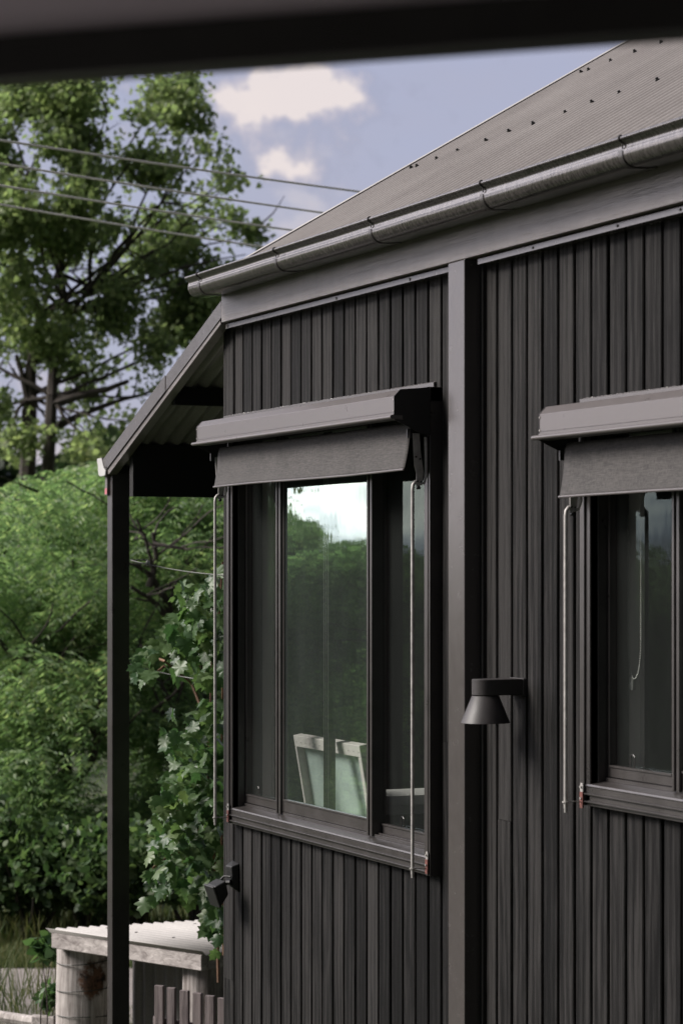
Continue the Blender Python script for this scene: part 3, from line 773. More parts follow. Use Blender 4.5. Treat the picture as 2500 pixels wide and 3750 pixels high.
# ================================================================== FLOODLIGHT on the corner
fr = W(862, 3240, -.0); fl_ = empty('floodlight', (fr.x, 0, fr.z), 'small black adjustable security floodlight at the house corner below the left window', 'floodlight')
def FL(px, py, Y): return W(px, py, Y)
mb = MB()
za, zb2 = W(868,3160,-.01).z, W(868,3262,-.01).z
xa_, xb_ = WX(852,-.002), WX(876,-.002)
mb.add([(xa_,-.002,za+.004),(xb_,-.002,za-.004),(xb_,-.002,zb2-.010),(xa_,-.002,zb2+.01),(xa_+.012,-.040,za-.018),(xb_-.004,-.036,za-.016),(xb_-.004,-.030,zb2+.012),(xa_+.012,-.036,zb2+.020)],
       [(0,1,2,3),(4,7,6,5),(0,4,5,1),(1,5,6,2),(2,6,7,3),(3,7,4,0)])
mb.build('mount', M['plastic'], fl_, .004, seg=2)
hc = W(777, 3250, -.13)
# head: tilted box
a1 = W(723,3228,-.15); 
hx = Vector((0.12,-.55,-.82)).normalized()      # face direction (down and out)
hb = MB(); xw = Vector((1,0,0)); 
pA = W(727,3230,-.135); pB = W(785,3213,-.085); pC = W(812,3270,-.075); pD = W(772,3308,-.105)
# side profile quad A(top-front) B(top-back) C(bottom-back) D(bottom-front); extruded along X
prf = [(p.y+ (0),p.z) for p in (pA,pB,pC,pD)]
xm_ = pA.x
hb.prism([(pA.y,pA.z),(pB.y,pB.z),(pC.y+.004,pC.z),(pD.y,pD.z)], hc.x-.06, hc.x+.04); hb.build('lamp_head', M['plastic'], fl_, .006, seg=2)
vb = Vector((0, pD.y-pA.y, pD.z-pA.z)); nb = Vector((0, vb.z, -vb.y)).normalized()
if nb.y > 0: nb = -nb
hb = MB(); o_ = Vector((hc.x-.066, pA.y, pA.z)) - vb*.04; hb.obox(o_, (.112,0,0), vb*1.08, nb*.010); hb.build('front_bezel', M['plastic'], fl_, .003)
hb = MB(); hb.tube([W(845,3212,-.04), W(832,3210,-.05), W(820,3210,-.06), W(808,3222,-.07), W(795,3236,-.08), W(788,3243,-.085)], .0045, 8); hb.build('cable', M['plastic'], fl_, smooth=True)
hb = MB(); hb.tube([W(846,3232,-.035), W(832,3232,-.045), W(822,3240,-.055), W(808,3252,-.07), W(800,3258,-.075)], [.012,.011,.008,.009,.013], 10); hb.build('swivel_joint', M['plastic'], fl_, smooth=True)

# ================================================================== CANVAS behind the glass
def CP(px, py, Y): return W(px, py, Y)
cv = empty('painting_canvas', W(1200,2960,.2), 'stretched canvas leaning inside the left window, bare stretcher back facing out', 'canvas')
TL = W(1073,2693,.135); TR = W(1315,2732,.135); BL = W(1120,2985,.20); BR = W(1349,3035,.20)
xax = (TR-TL); yax = (BL-TL); nax = xax.cross(yax).normalized()
if nax.y < 0: nax = -nax
Lx = xax.length; Ly = 0.42; xu = xax.normalized(); yu = yax.normalized()
def bar(mb, u0, u1, v0, v1, t0=0, t1=.036):
    mb.obox(TL+xu*u0+yu*v0+nax*t0, xu*(u1-u0), yu*(v1-v0), nax*(t1-t0))
M['stretcher'] = paint('raw_canvas_edge', (.58,.52,.50), .8, nscale=60, var=.08)
M['canvasback'] = paint('canvas_back', (.36,.42,.39), .9, nscale=5, var=.18)
mb = MB(); bar(mb, 0, Lx, 0, .048); mb.build('top_bar', M['stretcher'], cv, .002)
for u, wd_ in ((0, .016), (Lx-.030, .030)): 
    mb = MB(); bar(mb, u, u+wd_, .0485, Ly); mb.build('side_bar', M['stretcher'], cv, .002)
mb = MB(); bar(mb, .001, Lx-.001, .002, Ly-.002, .034, .0365); mb.build('canvas_cloth', M['canvasback'], cv)
mb = MB()
for k in range(14):
    u = .02 + k*(Lx-.04)/13; mb.obox(TL+xu*u+yu*.026-nax*.001, xu*.007, yu*.0016, nax*.001)
build_each(mb, 'staple', M['black'], cv)

# bead chain of the blind inside the right window
ch = empty('blind_chain', W(2320,2490,.12), 'looped bead chain hanging inside the right window', 'bead chain')
mb = MB()
def bead(p): 
    bm_ = []
    mb.tube([Vector(p)-UP*.0022, p, Vector(p)+UP*.0022], [.0009,.0024,.0009], 6)
yC = .092
top = W(2346,1885,yC).z; bot = W(2325,2487,yC).z; xa2 = WX(2299,yC); xb2 = WX(2346,yC); xc = (xa2+xb2)/2; rr = (xb2-xa2)/2
z_ = top
while z_ > bot+.12:
    k = 1; bead(Vector((xb2, yC, z_))); bead(Vector((xa2+.004*(z_-bot)*(.6), yC+.0, z_))); z_ -= .0062
for k in range(46):
    a = PI*k/45; bead(Vector((xc+rr*math.cos(a), yC, bot+.12-.12*math.sin(a))))
mb.build('chain', M['chain'], ch, smooth=True)
mb = MB(); q = W(2312,2505,yC); mb.box(q.x-.012,q.x+.012,yC-.004,yC+.008,q.z-.02,q.z+.02); mb.disc((q.x,yC-.004,q.z),(0,-1,0),.005,.003); mb.build('tensioner', M['chain'], ch, .002)

# ================================================================== PORCH the photo is taken from
porch = empty('porch', (CAM.x, CAM.y, 0), 'dark porch roof edge hanging blurred across the top of the photo', 'porch')
a14 = math.radians(18); ax = (RT*math.cos(a14) - FW*math.sin(a14)); bk = -(RT*math.sin(a14) + FW*math.cos(a14))
O = CAM + FW*2.55; O.z = 0
zb_ = HC + (HY-236)*2.55/F; zs = HC + (HY-77)*2.55/F
def pbox(mb, u0,u1, b0,b1, z0,z1): mb.obox(O + ax*u0 + bk*b0 + UP*z0, ax*(u1-u0), bk*(b1-b0), UP*(z1-z0))
mb = MB(); pbox(mb, -3.5,3.5, 0,.05, zb_, zs); mb.build('beam_batten', M['black'], porch, .002)
M['soffit'] = paint('grey_soffit', (.55,.50,.56), .8, nscale=2, var=.03)
mb = MB(); pbox(mb, -3.5,3.5, -.03,.035, zs+.0005, zs+.30); mb.build('beam_board', M['soffit'], porch)
mb = MB(); pbox(mb, -3.5,3.5, -.04,5.2, zs+.301, zs+.36); mb.build('roof', M['roof'], porch)
mb = MB(); pbox(mb, -4.5,3.5, 5.0,5.2, 0, zs+.30); mb.build('wall', M['room'], porch)
mb = MB(); pbox(mb, -3.5,3.5, .3,5.0, 1.2, 1.3); M['deck'] = paint('pale_bounce_deck', (.5,.47,.46), .8); mb.build('deck', M['deck'], porch)  # unseen deck, set pale to bounce light up onto the soffit board
for u in (-3.4, 3.3):
    mb = MB(); pbox(mb, u,u+.1, .1,.2, 0, zb_); mb.build('post', M['black'], porch)

# ================================================================== VEGETATION helpers
def rot_rand(n):
    q = rng.normal(size=(n,4)); q /= np.linalg.norm(q, axis=1)[:,None]
    a,b,c,d = q.T
    return np.stack([np.stack([1-2*(c*c+d*d),2*(b*c-a*d),2*(b*d+a*c)],-1), np.stack([2*(b*c+a*d),1-2*(b*b+d*d),2*(c*d-a*b)],-1), np.stack([2*(b*d-a*c),2*(c*d+a*b),1-2*(b*b+c*c)],-1)],1)
def basis(dirs, roll):
    d = dirs/np.linalg.norm(dirs,axis=1)[:,None]
    ref = np.tile([0,0,1.0],(len(d),1)); ref[np.abs(d[:,2])>.95] = [1,0,0]
    u = np.cross(d, ref); u /= np.linalg.norm(u,axis=1)[:,None]; v = np.cross(u, d)
    cr, sr = np.cos(roll)[:,None], np.sin(roll)[:,None]
    return u*cr+v*sr, d, -u*sr+v*cr       # side, along, normal
def leaves(pos, dirs, roll, size, tmpl):
    """tmpl: (k,3) polygon in (side, along, normal) units; one k-gon per leaf"""
    s, a, n = basis(dirs, roll); size = size[:,None,None]
    V = pos[:,None,:] + size*(tmpl[None,:,0:1]*s[:,None,:] + tmpl[None,:,1:2]*a[:,None,:] + tmpl[None,:,2:3]*n[:,None,:])
    return V.reshape(-1,3)
T_OVAL = np.array([(0,0,0),(.32,.30,.05),(.30,.65,.04),(0,1,-.08),(-.30,.65,.04),(-.32,.30,.05)])
T_STAR = np.array([(0,0,0),(.30,.02,.06),(.55,.28,.10),(.28,.36,.0),(.36,.72,.06),(.10,.62,.0),(0,1,-.12),(-.10,.62,.0),(-.36,.72,.06),(-.28,.36,.0),(-.55,.28,.10),(-.30,.02,.06)])
T_LANCE = np.array([(0,0,0),(.13,.35,.02),(0,1,-.03),(-.13,.35,.02)])
def blobpts(blobs, n, gap=.52, gscale=.8, shell=.55):
    """points in px-space blobs (x,y,r_px,depth,dr) -> world; noise carves gaps"""
    res = []
    wts = np.array([b[2]**2*b[5] for b in blobs]); wts = wts/wts.sum()
    while len(res) < n:
        i = rng.choice(len(blobs), p=wts); x,y,r,dp,dr,_ = blobs[i]
        d = rng.normal(size=3); d /= np.linalg.norm(d); rad = rng.random()**shell
        px = x + r*d[0]*rad; py = y + r*.95*d[1]*rad; dz = dp + dr*d[2]*rad
        p = P(px, py, dz)
        if mnoise.noise(p*gscale) * .5 + mnoise.noise(p*gscale*2.7)*.35 + .5 > gap: res.append(p)
    return np.array([tuple(p) for p in res])
def branch(mb, p0, p1, r0, r1, wob=.08, n=7, sides=7):
    p0, p1 = Vector(p0), Vector(p1); Ld = (p1-p0).length; pts = []; 
    off = Vector((random.uniform(-1,1),random.uniform(-1,1),random.uniform(-.3,.6)))*wob*Ld
    for k in range(n+1):
        t = k/n; j = Vector([random.uniform(-1,1) for _ in range(3)])*wob*.18*Ld*(0 if k in (0,n) else 1)
        pts.append(p0.lerp(p1,t) + off*math.sin(PI*t) + j)
    mb.tube(pts, [r0+(r1-r0)*k/n for k in range(n+1)], sides); return pts
def clusters_to_leaves(cl, per, spread, size, tmpl, droop=-.5, vary=.35):
    n = len(cl)*per; pos = np.repeat(cl, per, axis=0) + rng.normal(size=(n,3))*spread*np.array([1,1,.75])
    d = rng.normal(size=(n,3)); d[:,2] = d[:,2]*.6 + droop
    return leaves(pos, d, rng.uniform(0,2*PI,n), size*(1+rng.uniform(-vary,vary,n)), tmpl)
def fronds(tips, per, length, lsize, tmpl=T_LANCE, droop=1.0):
    """drooping twigs with paired leaflets"""
    n = len(tips); d = rng.normal(size=(n,3)); d[:,2] = np.abs(d[:,2])*.25; d /= np.linalg.norm(d,axis=1)[:,None]
    Vs = []
    ln = length*(1+rng.uniform(-.35,.35,n))
    for k in range(per):
        t = (k//2+.5)/(per/2)
        pos = tips + d*(ln*t)[:,None]; pos[:,2] -= droop*ln*t*t*.9
        tan = d.copy(); tan[:,2] -= droop*t*1.8
        side = np.cross(tan, [0,0,1.0]); side /= np.linalg.norm(side,axis=1)[:,None]+1e-6
        dd = side*(1 if k%2 else -1) + tan*.45; dd[:,2] -= .35
        Vs.append(leaves(pos, dd, rng.uniform(-.6,.6,n)+ (PI/2), lsize*(1-.35*t)*(1+rng.uniform(-.25,.25,n)), tmpl))
    return np.concatenate(Vs)

# ---------------- tall broad-leaved tree
ZT = 34
tall = empty('broadleaf_tree', P(150,1850,ZT) * 1, 'tall broad leaved tree with dark trunks rising behind the feathery trees on the left', 'tree')
tall.location.z = 0
TB = [(-150,420,260),(60,380,190),(230,420,210),(430,400,190),(600,420,160),(640,330,100),(700,480,110),(760,540,90),(800,690,80),(850,640,45),(560,620,200),(300,680,240),(60,700,240),(-150,850,260),
      (820,820,75),(930,850,60),(900,930,65),(700,850,170),(480,900,220),(220,960,230),(0,1050,220),(640,1060,190),(800,1010,110),(420,1180,190),(180,1250,190),(560,1290,150),(330,1400,120),(650,1200,130),(720,1130,110),(60,1330,130),(-60,1500,150),(560,1430,80),(60,1600,120),(330,1620,110),(480,1560,90),(-200,1200,220),(200,1560,80)]
tblobs = [(x,y,r,ZT+random.uniform(-1.0,1.0),.9,.55 if y > 1350 else (.75 if y>1150 else 1.0)) for x,y,r in TB]
cl = blobpts(tblobs, 6200, .635, 1.5, .6)
V = clusters_to_leaves(cl, 6, .10, .088, T_STAR, -.75)
raw('crown', V, None, M['leaf_tall'], tall, 12)
mb = MB()
t1 = P(115,1860,ZT); t1.z = 0; t2 = P(185,1860,ZT-.4); t2.z = 0
a = branch(mb, t1, P(108,1500,ZT), .16, .11, .02); b = branch(mb, P(108,1500,ZT), P(150,1150,ZT), .10, .06, .05)
c1 = branch(mb, t2, P(190,1450,ZT-.3), .12, .085, .03); c2 = branch(mb, P(190,1450,ZT-.3), P(250,1150,ZT-.2), .08,.05,.06)
branch(mb, P(185,1480,ZT-.3), P(470,1395,ZT-.6), .075,.03,.06); branch(mb, P(215,1560,ZT-.2), P(560,1430,ZT-.4), .055,.02,.06)
branch(mb, P(108,1520,ZT), P(60,1300,ZT), .06,.03,.05); branch(mb, P(150,1150,ZT), P(70,900,ZT), .08,.03); branch(mb, P(250,1150,ZT), P(200,900,ZT), .07,.04)
for bl in tblobs:
    st = random.choice([P(150,1150,ZT), P(250,1150,ZT-.2), P(220,1000,ZT), P(330,1080,ZT)]) if bl[1] < 1200 else random.choice([P(190,1450,ZT-.3), P(108,1450,ZT)])
    e = P(bl[0]+random.uniform(-.25,.25)*bl[2], bl[1]+random.uniform(-.25,.25)*bl[2], bl[3]); pts = branch(mb, st, e, .034, .007, .10)
    for _ in range(3):
        q = random.choice(pts[3:]); branch(mb, q, q + Vector([random.uniform(-1,1) for _ in range(3)])*.55, .016, .004, .1, 4, 5)
mb.build('trunk', M['bark'], tall, smooth=True)

# ---------------- feathery trees behind the lean-to
def feather(name_label, blobs, trunks, n, seed, mat='leaf_feather', ls=.085, ln=.36, per=14, gap=.45):
    random.seed(seed)
    b0 = blobs[0]; root = empty('feathery_tree', P(*trunks[0][0]), name_label, 'tree', 'feathery trees beyond the path'); root.location.z = 0
    bl = [(x,y,r,d,dr,1.0) for x,y,r,d,dr in blobs]
    cl = blobpts(bl, n, gap, 1.4, .45)
    V = fronds(cl, per, ln, ls)
    raw('crown', V, None, M[mat], root, 4)
    mb = MB()
    for (p0, p1, r0, r1) in trunks:
        A = P(*p0); B = P(*p1)
        pts = branch(mb, A, B, r0, r1, .10, 9)
        for _ in range(4):
            q = random.choice(pts[3:]); e = q + RT*random.uniform(-1,1)*.9 + UP*random.uniform(-.1,.7) + FW*random.uniform(-.6,.3)
            branch(mb, q, e, r1*.8, .006, .12, 5, 5)
    mb.build('trunk', M['bark'], root, smooth=True)
    return root
fA = feather('pale green feathery tree with drooping sprays filling the left edge behind the black post',
    [(60,1950,200,22,1.0),(250,1930,190,22.3,1.0),(-80,2150,240,21.8,1.0),(150,2200,260,22,1.2),(330,2150,200,22,1.0),(60,2500,280,21.6,1.2),(280,2550,260,21.6,1.2),(-80,2750,260,21.4,1),(180,2850,260,21.4,1.1),(60,3100,220,21.3,.8),(250,3080,170,21.3,.8)],
    [((250,3300,22),(240,2600,21.6),.10,.05),((240,2700,21.6),(-20,2330,21.3),.05,.02),((240,2600,21.6),(330,2250,21.8),.05,.02),((250,2900,21.5),(360,2660,21),.05,.03),((200,2800,21.5),(0,3010,21),.04,.02),((260,2500,21.5),(80,2400,21),.03,.015)], 5200, 3)
fB = feather('feathery tree seen in the opening between the black post and the house',
    [(480,1830,170,23,1.0),(650,1850,170,23,1.0),(820,1900,160,23,1.0),(560,2050,190,22.6,1.0),(760,2100,190,22.6,1.0),(480,2350,200,22.4,1.0),(700,2380,190,22.4,1.0),(560,2650,200,22.2,1.0),(760,2700,190,22.2,1.0),(480,2950,170,22,.8),(650,3000,170,22,.8),(420,1780,110,23,.8)],
    [((700,3300,22.5),(640,2450,22),.11,.06),((640,2450,22),(545,2100,21.6),.05,.03),((545,2150,21.6),(560,1950,21.5),.035,.015),((560,1990,21.5),(700,2010,21.3),.02,.01),((600,2250,21.8),(480,2150,21.5),.03,.015),((640,2600,21.6),(480,2420,21.4),.03,.015),((700,2650,21.6),(560,2600,21.3),.04,.02),((560,2080,21.5),(500,1900,21.3),.02,.01)], 5200, 5)
fC = feather('rounded feathery tree crown just left of the lean-to gutter, below the tall tree',
    [(380,1800,130,25,.9),(260,1820,120,25,.9),(120,1860,130,25,.9),(-20,1900,150,25,.9),(-160,1950,180,25,1)],
    [((150,2400,25),(250,1900,25),.08,.03)], 1500, 9)

# ---------------- background treeline and shrubs
def shrub(label, x, y, r, dep, nl, mat, seed, sz=.07, base_z=0, group='shrubs beyond the path', name='shrub', flat=.8):
    rs = np.random.default_rng(seed); c = P(x, y, dep); root = empty(name, (c.x,c.y,base_z), label, 'shrub', group)
    R = r*dep/F; n = nl; d = rs.normal(size=(n,3)); d /= np.linalg.norm(d,axis=1)[:,None]; rad = rs.random(n)**.4
    lump = 1+.28*np.sin(d[:,0]*5+seed)+.2*np.sin(d[:,1]*7+d[:,2]*6+seed*2)
    pos = np.array(tuple(c)) + d*(rad*R*lump)[:,None]*np.array([1,1,flat]); pos[:,2] = np.maximum(pos[:,2], base_z+.03)
    dd = rs.normal(size=(n,3)); dd[:,2] -= .2
    V = leaves(pos, dd, rs.uniform(0,2*PI,n), sz*(1+rs.uniform(-.4,.4,n)), T_OVAL)
    raw('foliage', V, None, M[mat], root, 6)
    mb = MB(); random.seed(seed)
    for _ in range(7 if R > .3 else 3):
        e = c + Vector([random.uniform(-.7,.7)*R for _ in range(3)]); branch(mb, (c.x+random.uniform(-.2,.2)*R, c.y+random.uniform(-.2,.2)*R, base_z), e, .025 if R > .3 else .006, .006 if R > .3 else .002, .1, 5, 5)
    mb.build('stem', M['bark'], root)
    return root
shl = [('dark glossy shrub in shade at the far left below the feathery tree',-40,3130,210,19.0),
       ('dark green shrub standing left of the weathered log post',120,3180,190,18.8),
       ('green shrub showing just left of the black lean-to post',320,3200,180,18.7),
       ('green shrub behind the gate roof, seen right of the black lean-to post',500,3180,170,18.6),
       ('shrub behind the lower end of the grape vine',700,3150,170,18.5)]
for k,(lb,x_,y_,r_,dp) in enumerate(shl):
    shrub(lb, x_, y_, r_, dp, 3600, 'leaf_dark', 20+k)
shrub('small bright green sapling at the left side of the log post', 175, 3470, 55, 13.2, 130, 'leaf_vine', 41, .07, 0, None)
shrub('low grey green weed beside the log post at the path edge', 190, 3650, 45, 13.4, 160, 'leaf_vine', 42, .05, 0, None)

# distant mass behind everything
def mass(name, label_kind, pts, mat, n, sz, spread):
    pos = np.array(pts); return pos
far = []
for k in range(36000):
    px = rng.uniform(-1900, 1500); dep = rng.uniform(48, 60)
    topy = 1600 + 90*math.sin(px*.004+1) + 60*math.sin(px*.013)
    far.append(tuple(P(px, topy + (2500-topy)*rng.random()**1.3, dep)))
far = np.array(far); dd = rng.normal(size=far.shape)
o = raw('far_wood', leaves(far, dd, rng.uniform(0,2*PI,len(far)), rng.uniform(.25,.5,len(far)), T_OVAL), None, M['leaf_pine'], None, 6)
tag(o, 'dim far off wood seen through gaps under the tall tree', 'wood', kind='stuff')

# trees the window glass mirrors (they stand out in front of the house, left of the frame)
def mirror_tree(src, loc, rz, sc, label):
    c = src.copy(); C.objects.link(c); c.location = loc; c.rotation_euler = (0,0,rz); c.scale = (sc,sc,sc); c['label'] = label
    c['group'] = 'trees mirrored in the window glass'
    for chd in list(src.children):
        d = chd.copy(); C.objects.link(d); d.parent = c; d.matrix_parent_inverse = chd.matrix_parent_inverse.copy()
    return c
def mir(x, y, dep):
    p = P(x, y, dep); return Vector((p.x, -p.y, 0))
lbs = ['in the middle of','at the left end of','just right of the middle of','at the right end of','right of centre behind','at the far right behind','at the far right end behind','left of centre behind','low in front of','at the far left behind']
mt = [(1000,34,.3,.92),(1180,37,2.1,.90),(1420,40,4.0,.86),(1650,42,1.0,.84),(2000,46,2.7,.9),(2300,44,5.2,.95),(2600,45,3.3,.95),(700,36,1.7,1.0),(850,30,3.9,1.02),(450,38,.9,1.0)]
for k,(px,dep,rz,sc_) in enumerate(mt):
    c = mirror_tree(fA if k%2 else fB, mir(px,HY,dep), rz, sc_, 'feathery tree ' + lbs[k] + ' the row mirrored in the window glass')
nr = ['just behind the low grass','beside the yard edge','nearest the house end','nearest the right window','nearest the left window','in the front row']
for k,(px,dep,rz,sc_) in enumerate(((900,21,.4,.80),(1100,19.5,2.6,.78),(1350,21,4.4,.80),(1700,19,1.3,.76),(2150,18,3.1,.74),(2550,18,5.0,.76))):
    mirror_tree(fB if k%2 else fA, mir(px,HY,dep), rz, sc_, 'low feathery tree ' + nr[k] + ' mirrored in the lower glass')
# tall tree mirrored at the upper left of the centre pane
mirror_tree(tall, mir(850,HY,39), 1.2, .9, 'tall tree across the yard whose branches are mirrored at the top of the centre pane')

# ---------------- grape vine on the end wall
random.seed(11)
vine = empty('grape_vine', (XL-.3,.6,0), 'grape vine with broad lobed leaves climbing wires beside the house corner', 'vine')
def grape_leaf(V_, F_, pos, d, roll, s):
    # 5-lobed leaf, fan of triangles with folded lobes
    base_ = [(0,0),(.16,-.10),(.34,-.05),(.50,.06),(.40,.16),(.58,.34),(.66,.46),(.50,.50),(.38,.52),(.36,.66),(.40,.78),(.22,.80),(.12,.92),(0,1.08)]
    pts = base_ + [(-x_,y_) for x_,y_ in base_[-2:0:-1]]
    cup = random.uniform(-.35,.35); curl = random.uniform(.05,.45)
    s_, a_, n_ = basis(np.array([d]), np.array([roll])); s_, a_, n_ = s_[0], a_[0], n_[0]
    b = len(V_); cz = (0,.38,0)
    for (u,v) in [(0,.38)]+pts:
        j = random.uniform(-.02,.02); r2 = (u*u+(v-.38)**2)
        w_ = cup*abs(u)*.6 - curl*r2*.6 + .05*math.sin(9*u+5*v)+j
        V_.append(pos + s*(s_*u + a_*v + n_*w_))
    m = len(pts)
    F_ += [(b, b+1+k, b+1+(k+1)%m) for k in range(m)]
V_, F_ = [], []
vb_ = [(790,2180,60),(740,2260,80),(690,2330,85),(790,2350,60),(760,2450,75),(810,2500,40),(700,2180,45),(560,2380,28),(545,2420,35),(520,2490,35),(500,2420,20),(790,2620,60),(760,2700,60),(720,2640,30),(620,2620,20),(790,2780,60),(700,2790,70),(650,2740,45),(610,2700,25),(760,2880,80),(680,2900,80),(620,2960,60),(575,3020,24),(790,3000,60),(700,3040,90),(650,3090,60),(575,3130,34),(760,3150,70),(680,3180,70),(600,3210,60),(560,3230,26),(550,3320,22),(790,3260,50),(720,3270,50),(800,3420,35),(810,3330,35),(780,3380,40),(810,2100,20),(640,2460,35),(815,2900,40),(800,3480,25)]
tot_ = sum(r**2 for _,_,r in vb_)
for (x_,y_,r_) in vb_:
    for _ in range(max(3,int(1100*r_**2/tot_))):
        a_ = random.uniform(0,2*PI); q = math.sqrt(random.random()); dep = random.uniform(11.0,12.0)
        p = P(x_+r_*q*math.cos(a_), y_+r_*q*math.sin(a_)-20, dep)
        d = np.array(tuple(RT*random.uniform(-.7,.7) - FW*random.uniform(-.1,.8) + UP*random.uniform(-1.4,-.1)))
        grape_leaf(V_, F_, np.array(tuple(p)), d, random.gauss(0,.7)+ (PI if random.random()<.15 else 0), random.uniform(.045,.088))
me = bpy.data.meshes.new('foliage'); me.from_pydata([tuple(v) for v in V_], [], F_); me.update(); me.materials.append(M['leaf_vine'])
for p in me.polygons: p.use_smooth = True
o = bpy.data.objects.new('foliage', me); C.objects.link(o); o.parent = vine; o.matrix_parent_inverse = Matrix.Translation(-vine.location)
mb = MB()
for (pts) in ([(800,3600),(790,3200),(760,2900),(770,2600),(780,2300),(805,2120)],[(790,3300),(700,3050),(640,2950),(600,2900)],[(780,2700),(700,2500),(600,2420),(545,2400)],[(780,3000),(640,3120),(560,3180)],[(770,2500),(700,2380),(650,2300)],[(820,3500),(810,2950),(815,2500)],[(620,3180),(680,3070),(740,2960)],[(640,2470),(600,2440),(540,2490)],[(800,2260),(812,2080),(816,2060)]):
    pp = [P(x_,y_,11.5+.15*math.sin(k*2)) for k,(x_,y_) in enumerate(pts)]; mb.tube(pp, [.009-.0055*k/len(pp) for k in range(len(pp))], 6)
mb.build('stem', M['stem'], vine, smooth=True)
for k,(A,B,lb) in enumerate((((478,2052),(830,2108),'upper trellis wire stretched from the black post towards the house corner'),((478,2435),(830,2500),'lower trellis wire stretched from the black post towards the house corner'))):
    a_ = P(A[0],A[1],11.6); b_3 = P(B[0],B[1],11.2)
    tw = empty('trellis_wire', a_, lb, 'wire', 'trellis wires for the vine')
    mb = MB(); mb.tube([a_.lerp(b_3,t/8) + UP*(-.012*math.sin(PI*t/8)) for t in range(9)], .0028, 6); mb.build('wire', M['wire'], tw)
    if k == 0:
        mb = MB(); q = P(541,2062,11.55); mb.tube([q+UP*.012,q+UP*.004,q-UP*.012],[.004,.011,.006],8); mb.build('joiner', M['white'], tw)
    mb = MB(); mb.tube([a_+RT*(.012*i_)+UP*(.004*(i_%2)) for i_ in range(8)], .004, 6); mb.build('twisted_end', M['wire'], tw)

# ---------------- gate with little roof
gate = empty('gate_shelter', P(300,2800,12.6), 'weathered timber gate shelter with pale corrugated roof behind the black post', 'gate shelter')
gate.location.z = 0
gd = Vector((0,0,0)); angL = math.atan((8700+1250)/F)   # direction of the lintel in plan
# lintel runs away to the left: near right end
u_ = (-RT*math.sin(angL) + FW*math.cos(angL)); v_ = (RT*math.cos(angL) + FW*math.sin(angL))
ZL = 12.9; Atl = P(187,3417,ZL); LZ = 12.9*(3417-HY)/F
# near right end of the lintel lies on screen x=737
q = None
for k in range(4000):
    p = Atl - u_*(k*.001); dz = (p-CAM).dot(FW); sx = CX + F*(p-CAM).dot(RT)/dz
    if sx > 737: LL = k*.001; break
hL = 56*ZL/F
mb = MB(); mb.obox(Atl - UP*hL, -u_*LL, v_*.045, UP*hL); lint = mb.build('lintel', M['plank'], gate, .004)
mb = MB(); mb.obox(Atl - UP*(hL*1.02) - u_*(LL-.004), v_*1.6 - v_*.046, -u_*-.045, UP*hL*.95)
mb = MB(); mb.obox(Atl - UP*hL + v_*.0455 - u_*LL, v_*1.2, u_*.045, UP*(hL-.004)); mb.build('side_plank', M['plank'], gate, .004)
# roof sheet: ribs along u_, slope falls away along v_ slightly
mb = MB(); Wd = 1.35; ph = .082; nn = int(Wd/ph*10); vs = []
for t in (0, 1):
    o0 = Atl + u_*.02 - u_*(LL+.04)*t
    for k in range(nn+1):
        s = k*ph/10; vs.append(o0 + v_*(s-.02) + UP*(.012 +   .013*math.cos(2*PI*k/10) - .070*s))
mb.add(vs, [(k,k+1,nn+1+k+1,nn+1+k) for k in range(nn)])
rs_ = mb.build('corrugated_roof', M['sheet'], gate, smooth=True, angle=80)
so_ = rs_.modifiers.new('s','SOLIDIFY'); so_.thickness = .002
for (a,b) in ((.10,.25),(.3,.25),(.55,.25),(.8,.25),(.12,.75),(.35,.75),(.6,.75)):
    s = b*Wd; mb = MB(); c = Atl - u_*(LL*a*1.0) + v_*(round(s/ph)*ph-.02) + UP*(.02-.07*s); mb.disc(c, UP, .009, .007); mb.build('screw', M['black'], rs_)
# posts under it
def log(c, r, ztop, nm='log_post', n=28):
    mb = MB(); vs = []; rows = 24
    for j in range(rows+1):
        z_ = ztop*j/rows
        for k in range(n):
            a = 2*PI*k/n; rr_ = r*(1 + .035*math.sin(a*3+1) + .02*math.sin(a*7+z_*3) + .018*math.sin(a*11+z_*5)+ .02*math.sin(z_*4))
            # rot pocket hollowed on the camera/right side
            vs.append((c.x+rr_*math.cos(a), c.y+rr_*math.sin(a), z_))
    mb.add(vs, [(j*n+k, j*n+(k+1)%n, (j+1)*n+(k+1)%n, (j+1)*n+k) for j in range(rows) for k in range(n)] + [tuple(range(rows*n, rows*n+n))])
    return mb
pc = P(308,3700,ZL+.12); rl = 96*(ZL)/F
po = log(pc, rl, Atl.z-hL-.002).build('log_post', M['log'], gate, smooth=True, angle=60)
t_, b_, c_, mpn = ROTNODE
hole = P(345,3590,ZL) 
# coordinates are object space == world space (objects built in place, unrotated)
mpn.inputs[1].default_value = tuple(P(352,3590,ZL-.02))
vvv = objc(t_); wob = noi(t_, vvv, 14, 5, .7)
dist = mth(t_,'ADD', mpn.outputs['Value'], mth(t_,'MULTIPLY', mth(t_,'SUBTRACT',wob,.5), .22))
msk = ramp(t_, dist, [(.07,1.0),(.10,0.0)])
rotc = ramp(t_, noi(t_, vvv, 30, 4), [(.35,(.018,.012,.009)),(.6,(.15,.075,.045))])
t_.links.new(mix(t_, msk, c_, rotc), b_.inputs['Base Color'])
for k,(zz) in enumerate((3540,3646,3745)):
    mb = MB(); zc = P(300,zz,ZL-.1).z; mb.tube([(pc.x+rl*1.05*math.cos(2*PI*i_/24), pc.y+rl*1.05*math.sin(2*PI*i_/24), zc+.012*math.sin(2*PI*i_/24+k)) for i_ in range(25)], .0025, 5); mb.build('binding_wire', M['wire'], gate)
# right post and board
pr2 = Atl - u_*(LL-.14) + v_*.16
log(Vector((pr2.x,pr2.y,0)), .105, Atl.z-hL-.002).build('log_post', M['log'], gate, smooth=True, angle=60)
